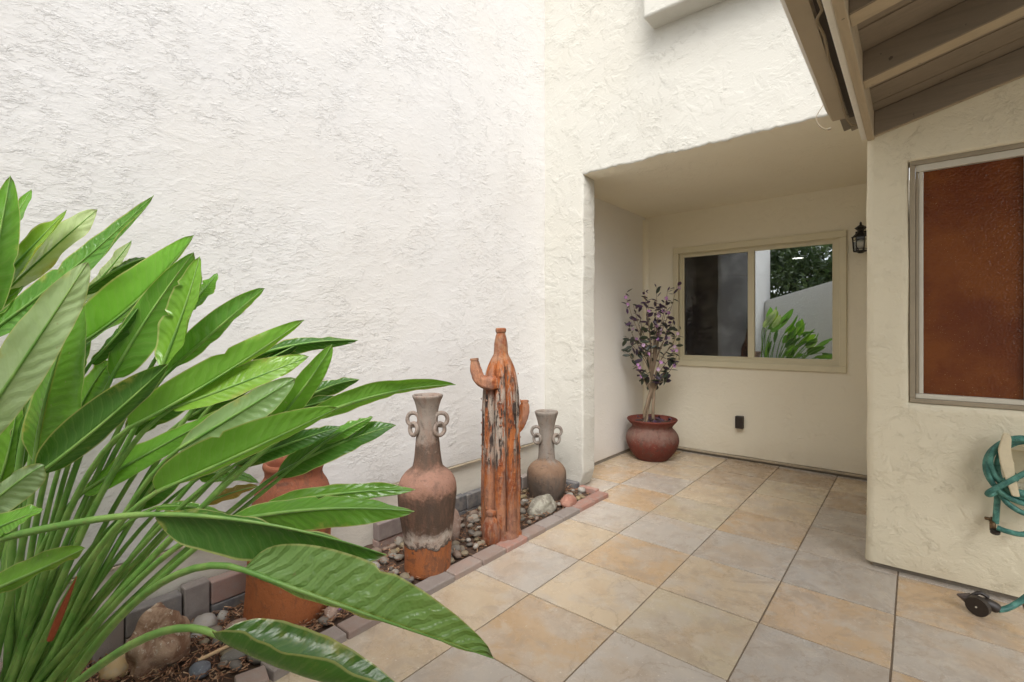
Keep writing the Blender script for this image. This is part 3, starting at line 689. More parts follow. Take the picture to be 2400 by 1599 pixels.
# pebbles
pm = []
for s in range(5):
    bm = bmesh.new(); bmesh.ops.create_icosphere(bm, subdivisions=2, radius=1)
    for v in bm.verts:
        d = v.co.normalized(); v.co = d * (1 + .22 * noise.noise(d * 1.4 + Vector((s * 5, 0, 0))))
    me = bpy.data.meshes.new('pebble'); bm.to_mesh(me); bm.free(); me.materials.append(M['pebble'])
    for p in me.polygons: p.use_smooth = True
    pm.append(me)
PC = [(.30, .24, .16), (.36, .29, .18), (.24, .20, .155), (.20, .175, .145), (.40, .36, .30), (.34, .25, .12), (.30, .21, .16), (.17, .155, .14), (.48, .45, .40)]
taken = [(-.57, -.19, .13), (-.53, .40, .13), (-.71, 1.13, .14), (-.55, .865, .13), (-.74, -.83, .19), (-.48, 1.09, .06), (-.74, .17, .10)]
rg = random.Random(21); cnt = 0; placed = []
for _ in range(5000):
    if cnt >= 190: break
    y = rg.uniform(-.40, 1.40) if rg.random() < .93 else rg.uniform(-1.5, -.5); x = rg.uniform(-.91, -.48)
    s = rg.uniform(.014, .030) if rg.random() < .8 else rg.uniform(.028, .042)
    if any((x - a) ** 2 + (y - b) ** 2 < (r + s * .6) ** 2 for a, b, r in taken): continue
    if any((x - a) ** 2 + (y - b) ** 2 < (.78 * (r + s)) ** 2 for a, b, r in placed): continue
    placed.append((x, y, s)); cnt += 1
    o = bpy.data.objects.new('pebble', rg.choice(pm)); COL.objects.link(o); o.parent = soil
    o.location = (x, y, .026 + s * .30); o.scale = (s * rg.uniform(.9, 1.35), s * rg.uniform(.75, 1.05), s * rg.uniform(.55, .8)); o.rotation_euler = (rg.uniform(-.3, .3), rg.uniform(-.3, .3), rg.uniform(0, 6.3))
    c = rg.choice(PC); k = rg.uniform(.5, .85); o.color = (c[0] * k, c[1] * k, c[2] * k, 1)
def R_(name, label, cat, loc, size, mat, seed, rot=(0, 0, 0), amp=.28, sub=3): return tag(rock(name, loc, size, M[mat], seed, rot, sub, amp), label, cat)
R_('boulder', 'flat grey boulder with pale lichen in front of the small grey vase', 'boulder', (-.56, .865, .05), (.075, .135, .075), 'lichen', 3.3, (0, .1, .12), .22, 4)
R_('rock', 'smooth reddish rock at the far end beside the small grey vase', 'rock', (-.485, 1.088, .045), (.05, .085, .042), 'redrock', 6.1, (0, .1, .15), .2)
R_('rock', 'tall rounded pinkish rock behind the tall ringed vase', 'rock', (-.735, .155, .085), (.072, .065, .115), 'pinkrock', 9.4, (.1, .1, 0), .2)
R_('boulder', 'jagged brown granite boulder under the big leaves at lower left', 'boulder', (-.745, -1.315, .085), (.085, .10, .145), 'granite', 12.7, (.1, .15, .3), .42, 4)
R_('stone', 'smooth dark grey oval stone beside the wood splinter on the mulch', 'stone', (-.555, -1.115, .035), (.032, .058, .026), 'greystone', 1.4, (0, 0, -.35), .15)
R_('stone', 'small blue-grey stone at the lower edge near the wood splinter', 'stone', (-.575, -1.235, .035), (.036, .036, .026), 'bluestone', 2.4, (0, 0, .4), .15)
R_('stone', 'small teal-blue stone lying at the foot of the clay cactus', 'stone', (-.475, .395, .045), (.022, .034, .024), 'teal', 8.8, (.3, .3, .5), .5)
R_('stone', 'cream stone beside the fallen purple flower next to the orange jar', 'stone', (-.53, -.735, .04), (.032, .040, .032), 'pinkrock', 5.2, (0, 0, .4), .25)
R_('stone', 'pale speckled stone behind the brown granite boulder', 'stone', (-.845, -1.13, .05), (.045, .05, .04), 'pebble', 15.2, (0, 0, .8), .3).color = (.34, .31, .28, 1)
R_('stone', 'flat pinkish stone half buried behind the dark oval stone', 'stone', (-.745, -1.04, .03), (.05, .065, .03), 'pinkrock', 17.2, (0, 0, .2), .2)
R_('stone', 'ochre stone left of the brown granite boulder', 'stone', (-.80, -1.43, .045), (.045, .055, .045), 'pebble', 19.2, (.2, 0, .2), .3).color = (.44, .30, .14, 1)
bm = bmesh.new(); box(bm, -.006, .006, -.085, .085, -.004, .004, .0015, 1)
for v in bm.verts: v.co.z += .006 * (v.co.y / .085) + .002 * noise.noise(v.co * 40)
o = link('wood_splinter', bm, M['wood_stick']); o.location = (-.605, -1.145, .058); o.rotation_euler = (0, .2, -.05); tag(o, 'pale split wood splinter lying on the bark mulch', 'wood splinter')
# fallen flower
t = thing('fallen_flower', 'small purple fallen flower on the mulch beside the cream stone', 'flower', (-.505, -.712, .05))
PETAL = plain('purple_petal', (.28, .10, .50), .5)
for k in range(5):
    bm = bmesh.new(); a = k * 2 * pi / 5
    vs = [bm.verts.new((cos(a + s) * r, sin(a + s) * r, z)) for s, r, z in ((0, .002, 0), (-.5, .012, .006), (0, .018, .010), (.5, .012, .006))]
    bm.faces.new(vs); link('petal', bm, PETAL, t)

# ------------------------------------------------------------------ clay vases
ER = Vector((.7691, .6391, 0)); EF = Vector((.6391, -.7691, 0))      # across the view and towards the viewer
def vase(name, label, loc, prof, mat, ring_z, ring_r, neck_r, seed, lean=(0, 0)):
    t = thing(name, label, 'vase', loc)
    bm = bmesh.new(); lathe(bm, dense(prof), 44, .035, seed, lean=lean); link('body', bm, mat, t, True)
    for s in (-1, 1):
        base = ER * s * (neck_r + ring_r * .55) + EF * .012
        bm = bmesh.new(); torus(bm, base + Vector((0, 0, ring_z)), (EF + ER * s * .25), ring_r, ring_r * .33); link('handle', bm, mat, t, True)
        bm = bmesh.new(); torus(bm, base + ER * s * ring_r * -.15 + EF * .018 + Vector((0, 0, ring_z - ring_r * 1.45)), (EF * .75 + ER * s * .7 + Vector((0, 0, .1))), ring_r * .92, ring_r * .32); link('ring', bm, mat, t, True)
    return t
vase('vase', 'tall brown clay vase with ring handles and white-banded orange foot', (-.555, -.171, .01),
     [(0, .110), (.012, .120), (.10, .122), (.20, .131), (.30, .145), (.38, .154), (.43, .156), (.48, .145), (.515, .120), (.54, .090), (.555, .079), (.60, .070), (.68, .062), (.78, .055), (.84, .056), (.89, .068), (.918, .080), (.928, .079), (.926, .070), (.90, .058), (.84, .044), (.78, .04)], M['vase1'], .80, .034, .055, 1.3)
vase('vase', 'small squat grey clay vase with ring handles at the far corner', (-.715, 1.135, .0),
     [(0, .110), (.012, .122), (.07, .134), (.13, .146), (.19, .150), (.235, .140), (.27, .112), (.295, .076), (.31, .066), (.36, .061), (.46, .058), (.53, .058), (.58, .066), (.63, .080), (.655, .088), (.668, .085), (.664, .072), (.63, .060), (.56, .045), (.5, .04)], M['vase2'], .515, .036, .058, 4.1)
t = thing('jar', 'plain orange terracotta jar half hidden behind the broad leaves', 'jar', (-.745, -.835, -.01))
bm = bmesh.new(); lathe(bm, dense([(0, .165), (.012, .174), (.08, .176), (.2, .172), (.34, .170), (.46, .168), (.54, .162), (.595, .146), (.625, .128), (.645, .120), (.665, .122), (.685, .130), (.70, .128), (.705, .118), (.68, .105), (.6, .10)]), 48, .03, 2.2, lean=(.045, .03)); link('body', bm, M['jar'], t, True)

# ------------------------------------------------------------------ clay cactus
t = thing('clay_cactus', 'weathered orange terracotta saguaro cactus sculpture with two arms', 'sculpture', (-.535, .40, 0))
def ribf(a, z):
    k = 1.0 if .06 < z < 1.02 else max(0, 1 - (z - 1.02) / .11) if z >= 1.02 else .3
    return 1 + k * (.06 - .34 * (1 - abs(cos(a * 4 + .4))) ** 2.6)
bm = bmesh.new(); lathe(bm, dense([(-.02, .135), (.02, .132), (.06, .118), (.12, .114), (.3, .115), (.5, .113), (.7, .110), (.85, .108), (.95, .099), (1.04, .083), (1.095, .064), (1.13, .047), (1.155, .043), (1.20, .041), (1.24, .033), (1.262, .027), (1.27, .031), (1.282, .033), (1.292, .031), (1.296, .024)], 5), 144, .03, 3.3, rib=ribf)
link('trunk', bm, M['cactus'], t, True)
def arm(pts, rr, name='arm'):
    bm = bmesh.new(); sp = spline(pts, 7); n = len(sp); rad = [rr[0] + (rr[1] - rr[0]) * i / (n - 1) for i in range(n)]
    
    for q_, m_ in enumerate((.74, .76, .80, .86, .92, .97)): rad[-1 - q_] *= m_
    tube(bm, sp, rad, 30, True, .09); tube(bm, [sp[-1], sp[-1] + (sp[-1] - sp[-2]).normalized() * .012], [rad[-1] * 1.22, rad[-1] * 1.15], 14)
    return link(name, bm, M['cactus_arm'], t, True)
z_ = lambda h: Vector((0, 0, h))
arm([ER * -.03 + EF * .085 + z_(.965), ER * -.075 + EF * .10 + z_(.962), ER * -.125 + EF * .09 + z_(.985), ER * -.150 + EF * .08 + z_(1.04), ER * -.158 + EF * .075 + z_(1.10)], (.043, .030))
arm([ER * .085 + EF * -.01 + z_(.66), ER * .115 + z_(.69), ER * .142 + z_(.75), ER * .148 + z_(.80), ER * .147 + z_(.835)], (.030, .030))
bm = bmesh.new(); lathe(bm, dense([(0, .03), (.03, .05), (.09, .054), (.14, .044), (.17, .028), (.182, .026), (.19, .030), (.205, .029)]), 18, .05, 6, ctr=(EF.x * .125 - ER.x * .055, EF.y * .125 - ER.y * .055)); link('offset_pup', bm, M['cactus'], t, True)
bm = bmesh.new(); rg = random.Random(2)
for k in range(8):
    a = (k * pi / 4) - .1 - pi / 8 + .4 * 0
    a = (-.4 + k * pi) / 4
    for h in frange(.12, 1.0, .075):
        h += rg.uniform(-.015, .015); r = (.114 if h < .9 else .100) * 1.05; p = Vector((cos(a) * r, sin(a) * r, h)); d = Vector((cos(a), sin(a), 0)); s = Vector((-sin(a), cos(a), 0)); w = .011
        v = [bm.verts.new(q) for q in (p - s * w, p + s * w, p + z_(-.010), p + d * .006 + z_(.002), p + z_(.008))]
        bm.faces.new((v[0], v[2], v[3])); bm.faces.new((v[2], v[1], v[3])); bm.faces.new((v[1], v[4], v[3])); bm.faces.new((v[4], v[0], v[3]))
sp = link('spine_bumps', bm, M['cactus'], t); sp['kind'] = 'stuff'

# ------------------------------------------------------------------ potted shrub in the alcove
PX = Vector((-.585, 2.76, 0))
t = thing('flower_pot', 'round red-brown clay pot with flared rim in the alcove corner', 'pot', PX)
bm = bmesh.new(); lathe(bm, dense([(0, .145), (.01, .158), (.05, .192), (.11, .232), (.18, .255), (.235, .250), (.28, .226), (.31, .198), (.33, .196), (.355, .215), (.385, .240), (.397, .243), (.402, .237), (.39, .226), (.35, .196), (.33, .18)]), 56, .012, 1.); link('body', bm, M['redpot'], t, True)
bm = bmesh.new(); bmesh.ops.create_cone(bm, cap_ends=True, segments=32, radius1=.19, radius2=.19, depth=.02)
for v in bm.verts: v.co.z += .352 + .01 * noise.noise(v.co * 20)
link('potting_soil', bm, M['soil'], t)
t = thing('flowering_shrub', 'sparse dark purple-leaved shrub with lilac flowers growing in the red pot', 'shrub', PX + Vector((0, 0, .35)))
rg = random.Random(17)
def stem(pts, r0, r1, name='branch', m='bark'):
    bm = bmesh.new(); sp_ = spline(pts, 6); tube(bm, sp_, [r0 + (r1 - r0) * i / (len(sp_) - 1) for i in range(len(sp_))], 7); link(name, bm, M[m], t, True); return sp_
v_ = lambda r, f, z: ER * r + EF * f + Vector((0, 0, z))
stem([v_(-.075, .0, 0), v_(-.078, .01, .10), v_(-.05, .02, .22), v_(-.01, .0, .36), v_(.0, 0, .45)], .016, .014, 'trunk')
stem([v_(.005, .02, 0), v_(.0, .03, .15), v_(.02, .0, .3), v_(.01, .01, .45)], .017, .014, 'trunk')
stem([v_(-.06, .03, 0), v_(-.04, -.01, .14), v_(.0, -.02, .28), v_(.02, .01, .42)], .011, .010, 'trunk')
bm = bmesh.new(); N_ = 6; pts = [bm.verts.new((0, 0, 0))]
outl = [(.25, .17, .03), (.55, .23, .04), (.85, .15, .03), (1.05, 0, 0), (.85, -.15, .03), (.55, -.23, .04), (.25, -.17, .03)]
ov = [bm.verts.new((y, x, z)) for x, y, z in outl]; mid_ = [bm.verts.new((0, x, -.02)) for x in (.3, .65)]
bm.faces.new((pts[0], ov[0], mid_[0])); bm.faces.new((ov[0], ov[1], mid_[1], mid_[0])); bm.faces.new((ov[1], ov[2], ov[3], mid_[1])); bm.faces.new((ov[3], ov[4], ov[5], mid_[1])); bm.faces.new((ov[5], ov[6], mid_[0], mid_[1])); bm.faces.new((ov[6], pts[0], mid_[0]))
nleaf = 0
lme = bpy.data.meshes.new('leaf'); bm.to_mesh(lme); bm.free(); lme.materials.append(M['shrubleaf'])
def put_leaf(p, d, s, col):
    global nleaf
    nleaf += 1
    if nleaf > 299: return
    o = bpy.data.objects.new('leaf', lme); COL.objects.link(o); o.parent = t; o.location = p; o.scale = (s,) * 3
    o.rotation_euler = (Vector(d).to_track_quat('Y', 'Z') @ Quaternion((0, 1, 0), rg.uniform(-1.2, 1.2))).to_euler(); o.color = (*col, 1)
FLC = [plain('lilac_petal', (.52, .24, .56), .5), plain('pale_lilac_petal', (.62, .42, .62), .5)]
bm = bmesh.new()
for k in range(5):
    a = k * 2 * pi / 5; bm.faces.new([bm.verts.new((cos(a + s) * r, sin(a + s) * r, z)) for s, r, z in ((0, .05, 0), (-.55, .75, .22), (-.2, 1.05, .35), (.2, 1.05, .35), (.55, .75, .22))])
fme = bpy.data.meshes.new('flower'); bm.to_mesh(fme); bm.free(); fme.materials.append(FLC[0]); fme2 = fme.copy(); fme2.materials[0] = FLC[1]
PU, PU2, GN, GN2 = (.040, .022, .048), (.085, .035, .10), (.028, .042, .024), (.05, .075, .035)
ends = [(-.27, .02, 1.28), (-.20, .05, 1.18), (-.22, -.05, .98), (-.25, .04, .86), (-.10, .08, 1.33), (-.03, -.04, 1.24), (.03, .06, 1.36), (.07, 0, 1.20), (.14, .05, 1.34), (.17, -.05, 1.20), (.24, .03, 1.38), (.22, 0, 1.05), (.25, .05, .93), (.12, .08, .95), (.02, .1, 1.02), (-.11, -.06, 1.10), (.21, .04, .76), (-.16, .08, .84), (.09, -.08, 1.12), (-.06, .1, .92), (.20, .06, .60), (-.20, .06, .60), (-.26, .04, .74), (.13, .09, .48), (-.13, .07, .50), (.25, .03, .70), (.04, .12, .70), (-.07, .11, .72)]
nf = 0; heights = .43
for k, (r, f, z) in enumerate(ends):
    z0 = (.40 if z > .8 else .24) + .018 * (k % 6); st = v_(.01 * rg.uniform(-1, 1), 0, z0)
    sp_ = stem([st, v_(r * .30, f * .4, z0 + (z - z0) * .42), v_(r * .75, f, z0 + (z - z0) * .75), v_(r, f, z)], .0060, .0016)
    n = len(sp_)
    for i in range(6, n):
        for rep in range(1 if i > 8 or rg.random() < .5 else 0):
            p = sp_[i] + Vector((rg.gauss(0, .012), rg.gauss(0, .012), rg.gauss(0, .012))); d = Vector((rg.gauss(0, 1), rg.gauss(0, 1), rg.gauss(.25, .7)))
            low = z < 1.0; s = rg.uniform(.050, .086) * (1.15 if low else 1.0)
            put_leaf(p, d, s, rg.choice((GN, GN, GN2, PU) if low else (PU, PU, PU2, GN, PU2)))
    if k % 2 == 0 or k in (9, 11, 17):
        for _ in range(2):
            o = bpy.data.objects.new('flower', fme if rg.random() < .6 else fme2); COL.objects.link(o); o.parent = t; nf += 1
            o.location = sp_[rg.randint(n // 2, n - 2)] + EF * rg.uniform(.01, .045) + ER * rg.uniform(-.03, .03); o.scale = (rg.uniform(.014, .022),) * 3
            o.rotation_euler = (EF + Vector((rg.gauss(0, .4), rg.gauss(0, .4), rg.gauss(.2, .4)))).to_track_quat('Z', 'Y').to_euler()
for k in range(5):      # big dark leaves low on the left and right
    put_leaf(v_((-.20, -.15, -.17, .20, .12)[k], .06, (.80, .72, .70, .66, .47)[k]), (rg.uniform(-1, 1), rg.uniform(-1, 0), -.8), (.10, .10, .11, .085, .075)[k], (GN, (.02, .026, .022), (.022, .03, .024), GN2, GN)[k])
bm = bmesh.new()     # fallen leaves over the potting soil
for k in range(46):
    a = rg.uniform(0, 6.3); q = .18 * math.sqrt(rg.random()); u = rg.uniform(0, 6.3); s_ = rg.uniform(.02, .036); p = Vector((cos(a) * q, sin(a) * q, .022 + rg.uniform(0, .035)))
    d1 = Vector((cos(u), sin(u), rg.gauss(0, .35))) * s_; d2 = Vector((-sin(u), cos(u), rg.gauss(0, .35))) * s_ * .5
    bm.faces.new([bm.verts.new(p + v) for v in (d1, d2, -d1, -d2)])
o = link('leaf_litter', bm, M['shrubleaf'], t); o['kind'] = 'stuff'; o.color = (.075, .04, .085, 1)

# ------------------------------------------------------------------ wall lantern and outlet cover
t = thing('wall_lantern', 'small black lantern with clear bulb on the alcove wall', 'lantern', (1.088, 3.13, 1.94))
bm = bmesh.new()
def prism(bm, z0, r0, z1, r1, n=6):
    a = [bm.verts.new((r0 * cos(2 * pi * k / n), r0 * sin(2 * pi * k / n), z0)) for k in range(n)]; b = [bm.verts.new((r1 * cos(2 * pi * k / n), r1 * sin(2 * pi * k / n), z1)) for k in range(n)]
    for k in range(n): bm.faces.new((a[k], a[(k + 1) % n], b[(k + 1) % n], b[k]))
    bm.faces.new(a[::-1]); bm.faces.new(b)
prism(bm, .120, .064, .128, .066); prism(bm, .1285, .060, .160, .030); prism(bm, .1605, .026, .178, .022); prism(bm, .1785, .024, .200, .044); prism(bm, .2005, .044, .222, .016); prism(bm, .2225, .010, .236, .007); prism(bm, .2365, .010, .252, .002)
link('roof_cap', bm, M['black'], t)
bm = bmesh.new(); prism(bm, 0, .050, .008, .054); prism(bm, -.012, .018, -.0005, .03); link('base_plate', bm, M['black'], t)
for k in range(6):
    a = k * pi / 3; bm = bmesh.new(); tube(bm, [(.050 * cos(a), .050 * sin(a), .0085), (.058 * cos(a), .058 * sin(a), .1195)], .0042, 6); link('cage_bar', bm, M['black'], t)
    b = a + pi / 3; bm = bmesh.new()
    for z, q in ((.022, .0505), (.098, .0555)): tube(bm, [(q * cos(a), q * sin(a), z), (q * cos(b), q * sin(b), z)], .0028, 5)
    link('cage_rail', bm, M['black'], t)
    bm = bmesh.new(); bm.faces.new([bm.verts.new(p) for p in ((.0475 * cos(a), .0475 * sin(a), .0095), (.0475 * cos(b), .0475 * sin(b), .0095), (.0555 * cos(b), .0555 * sin(b), .119), (.0555 * cos(a), .0555 * sin(a), .119))]); link('glass_pane', bm, M['lampglass'], t)
bm = bmesh.new(); lathe(bm, dense([(.012, .012), (.03, .013), (.045, .026), (.07, .033), (.092, .022), (.102, .003)]), 16); link('bulb', bm, M['bulb'], t, True)
bm = bmesh.new(); box(bm, -.045, .045, .098, .115, .03, .19, .004); tube(bm, spline([(0, .10, .12), (0, .08, .17), (0, .045, .165), (0, .03, .15)], 5), .008, 8); link('wall_bracket', bm, M['black'], t)
t = thing('outlet_cover', 'dark brown outlet cover low on the alcove wall', 'outlet cover', (.112, 3.21, .378))
bm = bmesh.new(); box(bm, -.036, .036, -.012, .040, -.06, .06, .005); link('box', bm, M['darkplastic'], t)
bm = bmesh.new(); box(bm, -.033, .033, -.020, -.0125, -.056, .056, .004); link('lid', bm, M['darkplastic'], t)

# ------------------------------------------------------------------ hose, hanger, tap, nozzle
t = thing('hose_hanger', 'weathered beige hose hanger on the cream wall', 'hose hanger', (1.80, 1.39, .67))
bm = bmesh.new(); pr_ = [(-.040, .142, .010), (-.038, .12, .016), (-.045, .06, .021), (-.037, 0, .022), (-.022, -.08, .017), (-.008, -.14, .013)]
prev = None
for (x, z, w) in pr_:
    ring = [bm.verts.new((x + dx, y, z)) for dx, y in ((-w, -.122), (w, -.122), (w, -.106), (-w, -.106))]
    if prev:
        for k in range(4): bm.faces.new((prev[k], prev[(k + 1) % 4], ring[(k + 1) % 4], ring[k]))
    else: bm.faces.new(ring)
    prev = ring
bm.faces.new(prev[::-1]); bmesh.ops.bevel(bm, geom=bm.edges[:], offset=.003, segments=2, affect='EDGES'); link('front_plate', bm, M['beige_plastic'], t)
bm = bmesh.new(); box(bm, -.03, -.012, -.108, 0, -.01, .012, .003); box(bm, -.035, .12, -.040, 0, .055, .075, .004); link('saddle', bm, M['beige_plastic'], t)
bm = bmesh.new(); box(bm, -.03, .12, -.004, .004, -.1, .1, .003); link('back_plate', bm, M['beige_plastic'], t)
hose = thing('garden_hose', 'tangled teal green garden hose hung on the beige hanger', 'hose', (1.82, 1.33, .0))
P = []; rg = random.Random(9)
for k in range(0, 5 * 14 + 1):
    a = 2 * pi * k / 14 + 2.2; lap = k / 14; r = .118 + .012 * sin(lap * 2.1) ; P.append(Vector((.012 + (r + .01 * sin(lap * 5)) * cos(a), -.022 - .012 * math.sin(lap * 2.6), .655 + (r * 1.10) * sin(a) - .02 * sin(lap * 3.3))))
bm = bmesh.new(); tube(bm, spline(P, 3), .0118, 9); link('coil', bm, M['hose'], hose, True)
def hs_(pts, name): 
    bm = bmesh.new(); tube(bm, spline([Vector(p) - Vector((1.82, 1.33, 0)) for p in pts], 7), .0120, 9); return link(name, bm, M['hose'], hose, True)
hs_([(1.955, 1.31, .655), (1.945, 1.285, .715), (1.89, 1.272, .70), (1.824, 1.268, .645), (1.76, 1.268, .585), (1.705, 1.275, .53), (1.712, 1.30, .515), (1.76, 1.325, .55), (1.80, 1.33, .60)], 'cross_loop')
hs_([(1.80, 1.335, .62), (1.745, 1.34, .55), (1.738, 1.345, .47), (1.733, 1.345, .372)], 'tap_lead')
hs_([(1.733, 1.30, .366), (1.77, 1.295, .358), (1.82, 1.29, .362), (1.87, 1.29, .41), (1.90, 1.30, .50)], 'lower_loop')
hs_([(1.745, 1.32, .52), (1.775, 1.30, .48), (1.83, 1.295, .455), (1.90, 1.30, .50), (1.95, 1.32, .58)], 'inner_loop')
hs_([(1.935, 1.312, .585), (2.0, 1.295, .47), (1.985, 1.265, .31), (1.87, 1.235, .175), (1.80, 1.215, .085), (1.755, 1.19, .047), (1.725, 1.172, .037)], 'nozzle_lead')
tp = thing('garden_tap', 'tarnished brass garden tap behind the lower hose loop', 'tap', (1.722, 1.39, .372))
bm = bmesh.new(); tube(bm, [(0, .01, 0), (0, -.06, 0)], .010, 10); tube(bm, [(0, -.03, .008), (0, -.032, .022)], .006, 8); tube(bm, [(0, -.055, .0), (0, -.068, -.03)], .012, 10); link('spout', bm, M['brass'], tp, True)
bm = bmesh.new(); box(bm, -.026, .014, -.042, -.022, .006, .018, .004); link('handle', bm, M['brass'], tp)
bm = bmesh.new(); tube(bm, [(.006, -.088, -.022), (.006, -.084, -.034)], .018, 14); link('hose_collar', bm, M['darkplastic'], tp, True)
nz = thing('hose_nozzle', 'dark brown round-headed hose nozzle lying on the tiles', 'nozzle', (1.665, 1.14, 0))
bm = bmesh.new(); tube(bm, [(-.012, -.012, .043), (-.003, .012, .045), (.003, .026, .046)], [.041, .043, .034], 24); link('spray_head', bm, M['darkplastic'], nz)
bm = bmesh.new(); tube(bm, [(-.0135, -.0135, .043), (-.0145, -.0165, .043)], .0035, 10); link('centre_screw', bm, M['vinyl'], nz)
bm = bmesh.new(); tube(bm, spline([(.0, .02, .052), (.03, .03, .054), (.062, .032, .040)], 4), [.020, .022, .023, .024, .024, .023, .023, .022, .018], 14); link('grip', bm, M['darkplastic'], nz, True)
bm = bmesh.new(); tube(bm, [(-.035, .035, .052), (-.075, .028, .062)], [.028, .004], 10); link('lever', bm, plain('grey_brown_plastic', (.10, .075, .065), .5), nz)
bm = bmesh.new(); tube(bm, spline([(-.03, .02, .07), (.0, .03, .094), (.03, .035, .08)], 4), .008, 8); link('trigger', bm, M['darkplastic'], nz, True)

